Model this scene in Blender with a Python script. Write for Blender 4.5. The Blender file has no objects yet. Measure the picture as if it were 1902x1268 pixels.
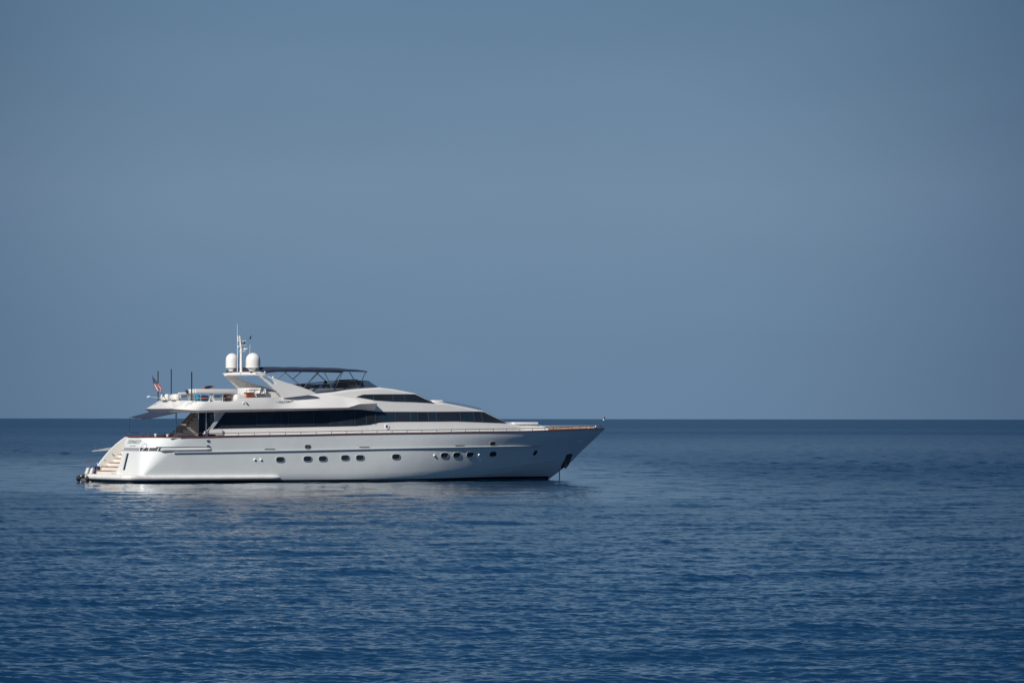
import bpy, bmesh, math, random
import numpy as np
from mathutils import Vector, Matrix
from mathutils.geometry import tessellate_polygon
R = math.radians
random.seed(7)
scene = bpy.context.scene
C = scene.collection

# ------------------------------------------------------------------ camera
F_PX = 7812.0                      # focal length in photo pixels (1902 wide)
CAM_Z = 4.34
PITCH = math.atan((777 - 634) / F_PX)
cam_d = bpy.data.cameras.new('camera')
cam = bpy.data.objects.new('camera', cam_d)
C.objects.link(cam)
cam_d.sensor_width = 36.0
cam_d.lens = 36.0 * F_PX / 1902.0
cam_d.clip_start = 1.0
cam_d.clip_end = 60000.0
cam.location = (0, 0, CAM_Z)
cam.rotation_euler = (R(90) + PITCH, R(-0.07), 0)
scene.camera = cam

# ------------------------------------------------------------------ sky
SUN_EL, SUN_AZ = 35.0, 236.5       # azimuth of the sun, counter-clockwise from +X
sun_dir = Vector((math.cos(R(SUN_AZ)) * math.cos(R(SUN_EL)), math.sin(R(SUN_AZ)) * math.cos(R(SUN_EL)), math.sin(R(SUN_EL))))
world = bpy.data.worlds.new('World')
scene.world = world
world.use_nodes = True
nt = world.node_tree
nt.nodes.clear()
def N(t, **kw):
    n = nt.nodes.new(t)
    for k, v in kw.items(): setattr(n, k, v)
    return n
L = nt.links.new
out = N('ShaderNodeOutputWorld'); bg = N('ShaderNodeBackground')
bg.inputs['Strength'].default_value = 0.1
sky = N('ShaderNodeTexSky', sky_type='NISHITA')
sky.sun_disc = False
sky.sun_elevation = R(SUN_EL)
sky.sun_rotation = R(90 - SUN_AZ)
sky.air_density = 1.0; sky.dust_density = 0.6; sky.ozone_density = 2.0
tc = N('ShaderNodeTexCoord')
sep = N('ShaderNodeSeparateXYZ'); L(tc.outputs['Generated'], sep.inputs[0])
# hazy blue bank above the sea horizon
ramp = N('ShaderNodeValToRGB')
el = ramp.color_ramp.elements
def srgb(r, g, b, k=1.0):
    f = lambda c: ((c / 255 / 12.92) if c <= 10 else (((c / 255) + 0.055) / 1.055) ** 2.4)
    return (f(r) * k, f(g) * k, f(b) * k, 1)
SKY_STOPS = [(0.0, (104, 131, 159)), (0.025, (108, 135, 162)), (0.055, (114, 139, 165)), (0.10, (98, 128, 155)), (0.16, (64, 102, 142)), (0.30, (42, 80, 126)), (0.5, (32, 64, 112))]
el[0].position = 0.0; el[0].color = srgb(*SKY_STOPS[0][1])
el[1].position = SKY_STOPS[-1][0]; el[1].color = srgb(*SKY_STOPS[-1][1])
for p, c in SKY_STOPS[1:-1]:
    e = el.new(p); e.color = srgb(*c)
L(sep.outputs['Z'], ramp.inputs[0])
k10 = N('ShaderNodeVectorMath', operation='SCALE'); k10.inputs['Scale'].default_value = 10.0
L(ramp.outputs[0], k10.inputs[0])
# lens vignetting put into the sky colour: darker to both sides
flat = N('ShaderNodeVectorMath', operation='MULTIPLY'); flat.inputs[1].default_value = (1, 1, 0)
L(tc.outputs['Generated'], flat.inputs[0])
nrm = N('ShaderNodeVectorMath', operation='NORMALIZE'); L(flat.outputs[0], nrm.inputs[0])
dot = N('ShaderNodeVectorMath', operation='DOT_PRODUCT'); dot.inputs[1].default_value = Vector((-0.01, 1, 0)).normalized()
L(nrm.outputs[0], dot.inputs[0])
mr = N('ShaderNodeMapRange', interpolation_type='SMOOTHSTEP')
mr.inputs['From Min'].default_value = math.cos(R(8.6)); mr.inputs['From Max'].default_value = 1.0
mr.inputs['To Min'].default_value = 0.0; mr.inputs['To Max'].default_value = 1.0
L(dot.outputs['Value'], mr.inputs['Value'])
# faint uneven haze
hn = N('ShaderNodeTexNoise'); hn.inputs['Scale'].default_value = 9.0; hn.inputs['Detail'].default_value = 3.0
hm = N('ShaderNodeMapping'); hm.inputs['Scale'].default_value = (1.0, 1.0, 3.5); L(tc.outputs['Generated'], hm.inputs[0]); L(hm.outputs[0], hn.inputs['Vector'])
hr = N('ShaderNodeMapRange'); hr.inputs['From Min'].default_value = 0.3; hr.inputs['From Max'].default_value = 0.7; hr.inputs['To Min'].default_value = 0.97; hr.inputs['To Max'].default_value = 1.03
L(hn.outputs['Fac'], hr.inputs['Value'])
side = N('ShaderNodeMix', data_type='RGBA')      # vignette tint towards the sides, relative to the middle
side.inputs['A'].default_value = (0.58, 0.61, 0.67, 1); side.inputs['B'].default_value = (1, 1, 1, 1)
L(mr.outputs[0], side.inputs['Factor'])
k2 = N('ShaderNodeVectorMath', operation='SCALE'); L(side.outputs['Result'], k2.inputs[0]); L(hr.outputs[0], k2.inputs['Scale'])
kz = N('ShaderNodeVectorMath', operation='MULTIPLY'); L(k10.outputs[0], kz.inputs[0]); L(k2.outputs[0], kz.inputs[1])
mf = N('ShaderNodeMapRange', interpolation_type='SMOOTHSTEP')
mf.inputs['From Min'].default_value = 0.35; mf.inputs['From Max'].default_value = 0.75
mf.inputs['To Min'].default_value = 1.0; mf.inputs['To Max'].default_value = 0.3
L(sep.outputs['Z'], mf.inputs['Value'])
mix = N('ShaderNodeMix', data_type='RGBA')
L(mf.outputs[0], mix.inputs['Factor']); L(sky.outputs[0], mix.inputs['A']); L(kz.outputs[0], mix.inputs['B'])
L(mix.outputs['Result'], bg.inputs['Color']); L(bg.outputs[0], out.inputs[0])

# ------------------------------------------------------------------ sun
sd = bpy.data.lights.new('sun', 'SUN'); sd.energy = 4.2; sd.angle = R(0.53); sd.color = (1.0, 0.96, 0.90)
so = bpy.data.objects.new('sun', sd); C.objects.link(so)
so.rotation_euler = sun_dir.to_track_quat('Z', 'Y').to_euler()
so.location = (-40, -40, 60)
scene.view_settings.view_transform = 'Standard'
scene.view_settings.look = 'None'
scene.view_settings.exposure = 0.0
scene.view_settings.gamma = 1.0
scene.cycles.max_bounces = 8
scene.cycles.transparent_max_bounces = 12

# ------------------------------------------------------------------ materials
def mat(name, col, rough=0.4, metal=0.0, coat=0.0, var=0.04, scale=3.0, bump=0.0, bscale=40.0, spec=0.5, alpha=1.0):
    m = bpy.data.materials.new(name); m.use_nodes = True
    t = m.node_tree; b = t.nodes['Principled BSDF']
    b.inputs['Roughness'].default_value = rough; b.inputs['Metallic'].default_value = metal
    b.inputs['Coat Weight'].default_value = coat; b.inputs['Coat Roughness'].default_value = 0.08
    b.inputs['Specular IOR Level'].default_value = spec
    b.inputs['Alpha'].default_value = alpha
    c = t.nodes.new('ShaderNodeTexCoord'); n = t.nodes.new('ShaderNodeTexNoise')
    n.inputs['Scale'].default_value = scale; n.inputs['Detail'].default_value = 4
    t.links.new(c.outputs['Object'], n.inputs['Vector'])
    r = t.nodes.new('ShaderNodeValToRGB')
    r.color_ramp.elements[0].position = 0.3; r.color_ramp.elements[1].position = 0.7
    r.color_ramp.elements[0].color = (*[x * (1 - var) for x in col], 1)
    r.color_ramp.elements[1].color = (*[min(1, x * (1 + var)) for x in col], 1)
    t.links.new(n.outputs['Fac'], r.inputs[0]); t.links.new(r.outputs[0], b.inputs['Base Color'])
    if bump:
        n2 = t.nodes.new('ShaderNodeTexNoise'); n2.inputs['Scale'].default_value = bscale
        bp = t.nodes.new('ShaderNodeBump'); bp.inputs['Strength'].default_value = bump; bp.inputs['Distance'].default_value = 0.02
        t.links.new(c.outputs['Object'], n2.inputs['Vector']); t.links.new(n2.outputs['Fac'], bp.inputs['Height']); t.links.new(bp.outputs[0], b.inputs['Normal'])
    return m
M = dict(
    hull=mat('hull_gelcoat', (0.77, 0.80, 0.785), 0.22, coat=0.4, var=0.03, scale=0.7, bump=0.5, bscale=1.1),
    gel=mat('white_gelcoat', (0.82, 0.80, 0.76), 0.3, coat=0.25, var=0.03, scale=0.8),
    cream=mat('cream_gelcoat', (0.70, 0.64, 0.55), 0.4, var=0.05),
    rubber_w=mat('white_rubber', (0.78, 0.77, 0.73), 0.45, var=0.08, scale=2.0, bump=0.15, bscale=8),
    boot=mat('antifouling_paint', (0.012, 0.018, 0.026), 0.45, var=0.25, scale=2.0),
    glass=mat('tinted_glass', (0.023, 0.031, 0.041), 0.06, var=0.3, scale=0.4, spec=0.5),
    mullion=mat('window_bar', (0.055, 0.075, 0.095), 0.35),
    black=mat('black_rubber', (0.012, 0.013, 0.015), 0.5, var=0.3),
    dark=mat('dark_recess', (0.02, 0.025, 0.03), 0.6, var=0.3),
    lgrey=mat('light_grey_gelcoat', (0.55, 0.55, 0.55), 0.4),
    deck=mat('nonskid_deck', (0.50, 0.50, 0.49), 0.7, var=0.06),
    grey=mat('grey_gelcoat', (0.32, 0.33, 0.34), 0.4),
    strake=mat('rub_strake_metal', (0.62, 0.64, 0.65), 0.3, metal=0.3),
    chrome=mat('stainless_steel', (0.62, 0.63, 0.65), 0.16, metal=1.0, var=0.03),
    steel_d=mat('dull_steel', (0.20, 0.23, 0.27), 0.35, metal=0.6),
    navy=mat('navy_canvas', (0.024, 0.038, 0.078), 0.85, var=0.15, bump=0.4, bscale=12),
    teak=mat('teak', (0.42, 0.24, 0.12), 0.55, var=0.2, scale=9),
    pale_teak=mat('pale_teak', (0.38, 0.25, 0.18), 0.6, var=0.2, scale=5),
    pocket=mat('anchor_pocket_plate', (0.06, 0.065, 0.07), 0.5, var=0.3),
    cover=mat('dark_cover', (0.022, 0.027, 0.036), 0.7, var=0.3),
    rim=mat('polished_rim', (0.55, 0.57, 0.58), 0.2, metal=0.55),
    cap=mat('varnished_mahogany', (0.17, 0.05, 0.025), 0.25, coat=0.5, var=0.3, scale=6),
    orange=mat('orange_wood', (0.28, 0.08, 0.035), 0.4, var=0.2, scale=6),
    brass=mat('brass', (0.55, 0.38, 0.26), 0.3, metal=0.7),
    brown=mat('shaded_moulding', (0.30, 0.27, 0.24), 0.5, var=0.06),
    cushion=mat('grey_cushion', (0.26, 0.30, 0.35), 0.8, var=0.1),
    white_fab=mat('white_vinyl', (0.76, 0.75, 0.73), 0.6, bump=0.2, bscale=9),
    teal=mat('teal_fabric', (0.02, 0.22, 0.32), 0.7, var=0.25, scale=4),
    red=mat('red_fabric', (0.50, 0.06, 0.06), 0.7),
    blue=mat('blue_fabric', (0.03, 0.06, 0.16), 0.7),
    skin=mat('skin', (0.42, 0.24, 0.16), 0.5),
    hair=mat('dark_hair', (0.012, 0.010, 0.009), 0.5, var=0.3, scale=30),
    shirt=mat('grey_shirt', (0.10, 0.12, 0.15), 0.8),
    ink=mat('dark_lettering', (0.05, 0.05, 0.055), 0.4),
    lamp=mat('white_lens', (0.80, 0.80, 0.80), 0.15),
    chain=mat('galvanised_chain', (0.06, 0.065, 0.07), 0.5, metal=0.5),
    anchor=mat('rusty_anchor', (0.17, 0.12, 0.10), 0.6, var=0.4, scale=6),
    stripe=mat('flag_red', (0.50, 0.03, 0.05), 0.8),
)
# see-through smoked screen
def smoked(name, col, a):
    m = bpy.data.materials.new(name); m.use_nodes = True
    t = m.node_tree; t.nodes.clear()
    o = t.nodes.new('ShaderNodeOutputMaterial'); mx = t.nodes.new('ShaderNodeMixShader')
    tr = t.nodes.new('ShaderNodeBsdfTransparent'); tr.inputs[0].default_value = (*col, 1)
    p = t.nodes.new('ShaderNodeBsdfPrincipled'); p.inputs['Base Color'].default_value = (col[0] * .06, col[1] * .07, col[2] * .08, 1); p.inputs['Roughness'].default_value = 0.05
    mx.inputs[0].default_value = a
    t.links.new(tr.outputs[0], mx.inputs[1]); t.links.new(p.outputs[0], mx.inputs[2]); t.links.new(mx.outputs[0], o.inputs[0])
    return m
M['smoke'] = smoked('smoked_acrylic', (0.66, 0.70, 0.74), 0.28)
M['clear'] = smoked('clear_acrylic', (0.75, 0.82, 0.88), 0.25)

# ------------------------------------------------------------------ mesh builder
class MB:
    def __init__(s): s.v = []; s.f = []
    def add(s, vs, fs):
        k = len(s.v); s.v += [tuple(p) for p in vs]; s.f += [tuple(i + k for i in f) for f in fs]; return s
    def box(s, c, d, rz=0, ry=0):
        m = Matrix.Rotation(rz, 3, 'Z') @ Matrix.Rotation(ry, 3, 'Y')
        vs = [Vector(c) + m @ Vector((x * d[0] / 2, y * d[1] / 2, z * d[2] / 2)) for x in (-1, 1) for y in (-1, 1) for z in (-1, 1)]
        return s.add(vs, [(0, 1, 3, 2), (4, 6, 7, 5), (0, 4, 5, 1), (2, 3, 7, 6), (0, 2, 6, 4), (1, 5, 7, 3)])
    def rbox(s, c, d, r=0.05, rz=0, ry=0):
        bm = bmesh.new(); bmesh.ops.create_cube(bm, size=1)
        bmesh.ops.scale(bm, vec=d, verts=bm.verts)
        bmesh.ops.bevel(bm, geom=list(bm.edges), offset=r, segments=3, affect='EDGES', profile=0.5)
        m = Matrix.Translation(c) @ Matrix.Rotation(rz, 4, 'Z') @ Matrix.Rotation(ry, 4, 'Y')
        bm.verts.index_update()
        s.add([m @ v.co for v in bm.verts], [[v.index for v in f.verts] for f in bm.faces]); bm.free(); return s
    def grid(s, rows, close=False):
        n = len(rows[0]); vs = [p for r in rows for p in r]; fs = []
        for i in range(len(rows) - 1):
            for j in range(n if close else n - 1):
                a = i * n + j; b = i * n + (j + 1) % n
                fs.append((a, b, b + n, a + n))
        return s.add(vs, fs)
    def tube(s, pts, r, n=8, caps=True):
        pts = [Vector(p) for p in pts]; rows = []
        rr = r if isinstance(r, (list, tuple)) else [r] * len(pts)
        up = None
        for i, p in enumerate(pts):
            t = (pts[min(i + 1, len(pts) - 1)] - pts[max(i - 1, 0)]).normalized()
            if up is None: up = t.orthogonal().normalized()
            up = (up - t * up.dot(t)).normalized(); sd_ = t.cross(up)
            rows.append([p + (up * math.cos(2 * math.pi * k / n) + sd_ * math.sin(2 * math.pi * k / n)) * rr[i] for k in range(n)])
        k0 = len(s.v); s.grid(rows, True)
        if caps:
            s.f.append(tuple(k0 + k for k in range(n))[::-1]); s.f.append(tuple(k0 + (len(rows) - 1) * n + k for k in range(n)))
        return s
    def sweep(s, pts, w, h):
        """rectangular section w (sideways) x h (up) along a path"""
        pts = [Vector(p) for p in pts]; rows = []
        for i, p in enumerate(pts):
            t = (pts[min(i + 1, len(pts) - 1)] - pts[max(i - 1, 0)]); t.z = 0
            t.normalize(); q = Vector((-t.y, t.x, 0)); u = Vector((0, 0, 1))
            rows.append([p + q * (a * w / 2) + u * (b * h / 2) for a, b in ((-1, -1), (1, -1), (1, 1), (-1, 1))])
        k0 = len(s.v); s.grid(rows, True)
        s.f.append((k0, k0 + 1, k0 + 2, k0 + 3)); e = k0 + (len(rows) - 1) * 4; s.f.append((e, e + 1, e + 2, e + 3))
        return s
    def prism(s, poly, y0, y1, holes=(), fn=None):
        """side-view outline (x, z) given thickness between y0 and y1; fn maps (x, y, z)"""
        loops = [list(poly)] + [list(h) for h in holes]
        tri = tessellate_polygon([[Vector((p[0], p[1], 0)) for p in l] for l in loops])
        flat = [p for l in loops for p in l]; n = len(flat)
        fn = fn or (lambda x, y, z: (x, y, z))
        vs = [fn(x, y0, z) for x, z in flat] + [fn(x, y1, z) for x, z in flat]
        fs = [tuple(t) for t in tri] + [tuple(i + n for i in t)[::-1] for t in tri]
        k = 0
        for l in loops:
            m = len(l)
            for i in range(m):
                a, b = k + i, k + (i + 1) % m
                fs.append((a, b, b + n, a + n))
            k += m
        return s.add(vs, fs)
    def lathe(s, prof, c, n=24, axis='z'):
        rows = []
        for r, z in prof:
            row = []
            for k in range(n):
                a = 2 * math.pi * k / n; x, y = r * math.cos(a), r * math.sin(a)
                row.append((c[0] + x, c[1] + y, c[2] + z) if axis == 'z' else ((c[0] + z, c[1] + x, c[2] + y) if axis == 'x' else (c[0] + x, c[1] + z, c[2] + y)))
            rows.append(row)
        k0 = len(s.v); s.grid(rows, True)
        s.f.append(tuple(range(k0, k0 + n))); e = k0 + (len(rows) - 1) * n; s.f.append(tuple(range(e, e + n)))
        return s
    def ball(s, c, r, n=16, m=10):
        r = (r, r, r) if not isinstance(r, (list, tuple)) else r
        rows = [[(c[0] + r[0] * math.sin(math.pi * i / m) * math.cos(2 * math.pi * j / n), c[1] + r[1] * math.sin(math.pi * i / m) * math.sin(2 * math.pi * j / n), c[2] + r[2] * math.cos(math.pi * i / m)) for j in range(n)] for i in range(m + 1)]
        return s.grid(rows, True)
    def build(s, name, m, parent=None, angle=32, weld=True):
        me = bpy.data.meshes.new(name); bm = bmesh.new()
        vs = [bm.verts.new(p) for p in s.v]
        for f in s.f:
            if len(set(f)) < 3: continue
            try: bm.faces.new([vs[i] for i in f])
            except ValueError: pass
        if weld: bmesh.ops.remove_doubles(bm, verts=bm.verts, dist=0.0004)
        bmesh.ops.recalc_face_normals(bm, faces=bm.faces)
        bm.to_mesh(me); bm.free()
        me.shade_smooth(); me.set_sharp_from_angle(angle=R(angle))
        me.materials.append(m if not isinstance(m, str) else M[m])
        o = bpy.data.objects.new(name, me); C.objects.link(o)
        if parent: o.parent = parent
        return o
def split_build(mb, name, m, parent=None, angle=32):
    """one object per connected piece"""
    root = list(range(len(mb.v)))
    def find(i):
        while root[i] != i: root[i] = root[root[i]]; i = root[i]
        return i
    for f in mb.f:
        for i in f[1:]: root[find(i)] = find(f[0])
    groups = {}
    for f in mb.f: groups.setdefault(find(f[0]), []).append(f)
    res = []
    for fs in groups.values():
        ids = sorted({i for f in fs for i in f}); mp = {i: k for k, i in enumerate(ids)}
        q = MB(); q.v = [mb.v[i] for i in ids]; q.f = [tuple(mp[i] for i in f) for f in fs]
        res.append(q.build(name, m, parent, angle))
    return res
def empty(name, loc, label, cat, group=None, rz=0.0):
    o = bpy.data.objects.new(name, None); C.objects.link(o)
    o.empty_display_size = 0.3
    o.location = loc; o.rotation_euler = (0, 0, rz); o['label'] = label; o['category'] = cat
    if group: o['group'] = group
    return o

# ------------------------------------------------------------------ yacht frame: X forward, Y to port, Z up from the waterline
TH = R(29.0)
fw = Vector((math.cos(TH), math.sin(TH), 0)); pt = Vector((-math.sin(TH), math.cos(TH), 0))
ORG = Vector(((237 - 951) / 27.9, 280.0, 0)) + pt * 3.5
def W(x, y, z): return ORG + fw * x + pt * y + Vector((0, 0, z))
def ray(px, py):
    u, v = (px - 951) / F_PX, (634 - py) / F_PX
    d = Vector((u, math.cos(PITCH) - v * math.sin(PITCH), math.sin(PITCH) + v * math.cos(PITCH)))
    o = Vector((0, 0, CAM_Z)) - ORG
    return (o.dot(fw), o.dot(pt), o.z), (d.dot(fw), d.dot(pt), d.z)
def at(px, py, y):
    """(X, z) in the yacht's own frame of a photo point known to lie on the fore-and-aft plane Y = y"""
    o, d = ray(px, py); t = (y - o[1]) / d[1]
    return (o[0] + d[0] * t, o[2] + d[2] * t)
def on(px, py, yf):
    y = yf(10, 3)
    for _ in range(25):
        x, z = at(px, py, y); y = 0.5 * y + 0.5 * yf(x, z)
    return at(px, py, y)
def ats(pts, y): return [at(a, b, y) for a, b in pts]
def ons(pts, yf): return [on(a, b, yf) for a, b in pts]
def ip(pts):
    pts = sorted(pts); xs = [p[0] for p in pts]; ys = [p[1] for p in pts]
    return lambda x: float(np.interp(x, xs, ys))
def clip(x, a=0.0, b=1.0): return max(a, min(b, x))
def sst(x, a, b): t = clip((x - a) / (b - a)); return t * t * (3 - 2 * t)

yacht = empty('motor_yacht', ORG, 'long white motor yacht at anchor with dark tinted windows and navy awnings', 'yacht', rz=TH)
Y = yacht
def part(name, m, mb, parent=None, angle=32): return mb.build(name, m, parent or Y, angle)
def parts(name, m, mb, parent=None, angle=32): return split_build(mb, name, m if not isinstance(m, str) else M[m], parent or Y, angle)
def atx(px, py, x):
    """(y, z) of a photo point known to lie on the athwartships plane X = x"""
    o, d = ray(px, py); t = (x - o[0]) / d[0]
    return (o[1] + d[1] * t, o[2] + d[2] * t)

# ------------------------------------------------------------------ hull
stem = ats([(1123.3, 796.0), (1101.5, 817.4), (1078.2, 839.3), (1057.7, 861.2), (1040, 873.5), (1019.4, 889.9)], 0.0)
Xs_ = ip([(z, x) for x, z in stem] + [(-0.8, stem[-1][0] - 1.3)])
XBOW = stem[0][0]
Bz = ip([(-0.8, 2.9), (0, 3.25), (0.35, 3.42), (1.5, 3.50), (3.2, 3.6)])
def zc(X): return 0.28 + 1.05 * clip((X - 17) / (XBOW - 5 - 17)) ** 1.9
def b(X, z):
    v = clip(z / 3.2); xe = 16 + 5 * v; p = 1.9 + 0.55 * v; xs = Xs_(z)
    t = clip((X - xe) / (xs - xe)); r = Bz(z) * (1 - t ** p)
    k = sst(X, 20, 30); c = zc(X)
    if z < c: r -= 0.55 * (c - z) * k * (1 - t ** 3)
    return max(r * (1 - 0.035 * clip((6 - X) / 6) ** 2), 0.0)
hs = lambda X, z: -b(X, z)
sh = ip(ons([(250, 812.8), (300, 813), (365.6, 812.5), (436.7, 810.8), (559.7, 808.8), (660, 806.4), (799.7, 804.5), (880, 803), (959.7, 802.0), (1003, 800.8), (1060, 798.6)], hs) + [(XBOW, stem[0][1])])
e0, e1 = at(217.0, 882, 0.6), at(231.5, 826, 0.6)      # port edge of the transom block
Xt = lambda z: e0[0] + (e1[0] - e0[0]) * (z - e0[1]) / (e1[1] - e0[1])
rq = lambda z: max(0.3, 0.30 + 0.98 * (z - 0.5))
wing = ip([(z, x) for x, z in ats([(174.7, 884), (175.7, 874.6), (178.9, 866), (187.3, 854.7), (198.9, 841), (211.5, 828.4), (225, 817.9), (233.6, 812.5)], 3.45)])
YB = 0.6                           # port edge of the transom block; stairs to port of it
XIN = 3.15
def level(zf):
    xe = 30.0
    for _ in range(40): xe = 0.5 * xe + 0.5 * Xs_(zf(xe))
    z0 = zf(0.5); zz = lambda x: zf(x)
    P = []
    xt, r = Xt(z0), rq(z0)
    for x in np.linspace(XIN, xt, 4): P.append((x, YB, zz(x)))
    yb = b(xt + r, z0); ye = yb - r * 0.75
    for y in np.linspace(YB, -ye, 8)[1:]: P.append((xt, y, z0))
    for a in np.linspace(0, math.pi / 2, 12)[1:]:
        x = xt + r * (1 - math.cos(a)); P.append((x, -(ye + r * 0.75 * math.sin(a)), zz(x)))
    ss = [xt + r + (xe - xt - r) * (1 - (1 - t) ** 1.6) for t in np.linspace(0, 1, 90)][1:]
    for x in ss: P.append((x, -b(x, zz(x)), zz(x)))
    xw = wing(z0)
    ss2 = [xw + (xe - xw) * (1 - (1 - t) ** 1.6) for t in np.linspace(0, 1, 90)][:-1]
    for x in reversed(ss2): P.append((x, b(x, zz(x)), zz(x)))
    P.append((xw - 0.03, b(xw, z0) - 0.07, z0))
    for x in np.linspace(xw, XIN, 5): P.append((x, b(x, z0) - 0.15, zz(x)))
    P.append((XIN, YB, zz(XIN)))
    return P
zl = [lambda X: -0.7, lambda X: 0.0, lambda X: zc(X) * 0.55, lambda X: zc(X)]
for f in (0.12, 0.26, 0.4, 0.54, 0.68, 0.82, 0.92, 1.0):
    zl.append(lambda X, f=f: zc(X) + (sh(X) - zc(X)) * f)
part('hull', 'hull', MB().grid([level(f) for f in zl]), angle=24)

def hull_strip(zlo, zhi, X0, X1, off, n=90, sides=(-1, 1), nz=3):
    mb = MB()
    for s in sides:
        rows = []
        for x in np.linspace(X0, X1, n):
            rows.append([(x, s * (b(x, z) + off), z) for z in np.linspace(zlo(x), zhi(x), nz)])
        mb.grid(rows)
    return mb
parts('boot_stripe', 'boot', hull_strip(lambda x: -0.6, lambda x: min(0.16 + 0.09 * sst(x, 20, 30), zc(x) * 0.72), 1.2, Xs_(0.05) - 0.15, 0.012, nz=4))
parts('waterline_stripe', 'strake', hull_strip(lambda x: 0.075, lambda x: 0.10, 18.0, Xs_(0.05) - 0.3, 0.02))
def hull_path(pxs, off=0.0, n=60):
    q = ons(pxs, hs); f = ip(q); xs = np.linspace(q[0][0], q[-1][0], n)
    return [(x, -(b(x, f(x)) + off), f(x)) for x in xs]
def mirror(path): return [(x, -y, z) for x, y, z in path]
# long rubbing strake: rounded bar with a thin dark shadow gap beneath
sp = hull_path([(323, 841.4), (560, 837.0), (660, 834.6), (800, 831.6), (880, 830.0), (1003, 827.4)], 0.03)
for q in (sp, mirror(sp)): part('rub_strake', 'strake', MB().tube(q, 0.055, 8))
# spray rails on the forward hull
for pts in ([(905, 871.4), (927.8, 868), (985, 859.6), (1034.5, 851.4)],):
    q = hull_path(pts, 0.01)
    for k in (q, mirror(q)): part('spray_rail', 'hull', MB().tube(k, [0.004] + [0.02] * (len(k) - 2) + [0.004], 6))
# long rounded ledge on the quarter
lp = hull_path([(299, 835.6), (330, 835.4), (391, 834.2)], -0.03, 24)
part('quarter_ledge', 'hull', MB().tube(lp, [0.09] + [0.13] * 22 + [0.09], 10))
lp = hull_path([(290, 831.2), (391, 830.8)], 0.012, 24)
part('ledge_groove', 'steel_d', MB().tube(lp, 0.035, 6))
# mahogany capping rail and teak deck
xs = list(np.linspace(3.8, XBOW - 0.1, 80))
cap_s = [(x, -(b(x, sh(x)) - 0.03), sh(x) + 0.035) for x in xs]
zt = sh(0.5)
top = level(zl[-1])
corner = [(x, y + (0.03 if y < -1 else 0), z + 0.035) for x, y, z in top[4:22]]
path = [(Xt(zt) + 0.9, YB + 0.05, zt + 0.035)] + corner + cap_s
part('cap_rail', 'cap', MB().sweep(path, 0.16, 0.075))
part('cap_rail', 'cap', MB().sweep([(x, b(x, sh(x)) - 0.03, sh(x) + 0.035) for x in np.linspace(wing(3.0) + .05, XBOW - 0.1, 80)], 0.16, 0.075))
rows = [[(x, y * (b(x, sh(x)) - 0.06), sh(x) - 0.06) for y in np.linspace(-1, 1, 5)] for x in np.linspace(XIN, XBOW - 0.3, 60)]
part('main_deck', 'deck', MB().grid(rows))
rows = [[(x, y, zt - 0.05) for x in np.linspace(Xt(zt) + 0.06, XIN, 3)] for y in np.linspace(YB - 0.05, -1.6, 5)]
part('aft_deck', 'teak', MB().grid(rows))
# raised teak bulwark lining near the bow (far side seen over the rail)
xs2 = np.linspace(at(1010, 798, 2)[0], XBOW - 0.7, 24)
rows = [[(x, max(b(x, sh(x)) - 0.14, 0.02), sh(x) + 0.07), (x, max(b(x, sh(x)) - 0.14, 0.02), sh(x) + 0.24), (x, max(b(x, sh(x)) - 0.08, 0.05), sh(x) + 0.24), (x, max(b(x, sh(x)) - 0.08, 0.05), sh(x) + 0.07)] for x in xs2]
part('bulwark_lining', 'pale_teak', MB().grid(rows, True))

# ------------------------------------------------------------------ stern: stairs, platform, transom fittings
tr_z = [0.78, 1.05, 1.32, 1.60, 1.87, 2.14, 2.42, 2.70]; tr_x = [0.62, 1.08, 1.55, 2.0, 2.3, 2.55, 2.75, 2.95]
mb = MB()
for z, x in zip(tr_z, tr_x): mb.box(((x + XIN) / 2, (YB + 3.28) / 2 + 0.0, z - 0.17), (XIN - x, 3.28 - YB - 0.02, 0.28))
mb.box(((0.4 + XIN) / 2, (YB + 3.28) / 2, 0.30), (XIN - 0.4, 2.9, 0.3))
st = part('stairs', 'gel', mb)
for z, x in zip(tr_z, tr_x): MB().box((x + 0.17, (YB + 3.24) / 2, z), (0.42, 3.24 - YB - 0.05, 0.05)).build('tread', M['teak'], st)
mb = MB()
for y, z, x in ((3.0, 0.72, 0.58), (2.2, 0.95, 1.05), (3.27, 1.35, 1.3), (3.27, 1.75, 1.9)): mb.box((x, y, z + .12), (0.05, 0.07, 0.07))
split_build(mb, 'step_light', M['steel_d'], st)
# bathing platform with fat white bumper running on along the starboard side
def plat(x_aft, hw, z, n=8, r=0.5):
    P = []
    for a in np.linspace(0, math.pi / 2, n): P.append((x_aft + r - r * math.sin(a), hw - r + r * math.cos(a), z))
    return P + [(x, -y, z) for x, y, z in reversed(P)]
low, upp = [(1.6, 3.35, 0.28)] + plat(0.02, 3.35, 0.28) + [(1.6, -3.35, 0.28)], [(1.6, 3.35, 0.50)] + plat(0.02, 3.35, 0.50) + [(1.6, -3.35, 0.50)]
mb = MB().grid([low, upp]); n = len(low); mb.f += [tuple(range(n)), tuple(range(n, 2 * n))]
part('swim_platform', 'gel', mb)
inn = [(x + 0.12 if x < 0.6 else x, y * 0.97, 0.515) for x, y, z in upp]
mb = MB(); mb.add(inn + [(x, y, z + 0.015) for x, y, z in inn], [tuple(range(n)), tuple(range(n, 2 * n))] + [(i, (i + 1) % n, (i + 1) % n + n, i + n) for i in range(n)])
part('platform_decking', 'teak', mb)
xe_b = at(518, 885, -3.5)[0]
side = [(x, -(b(x, 0.34) + 0.08), 0.335 + 0.0 * x) for x in np.linspace(1.1, xe_b, 40)]
bp = [(0.45, 3.3, 0.37), (0.25, 3.28, 0.37)] + plat(0.0, 3.25, 0.37, r=0.45)[3:-3] + [(0.35, -3.36, 0.365), (0.7, -3.42, 0.355)] + side
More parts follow.
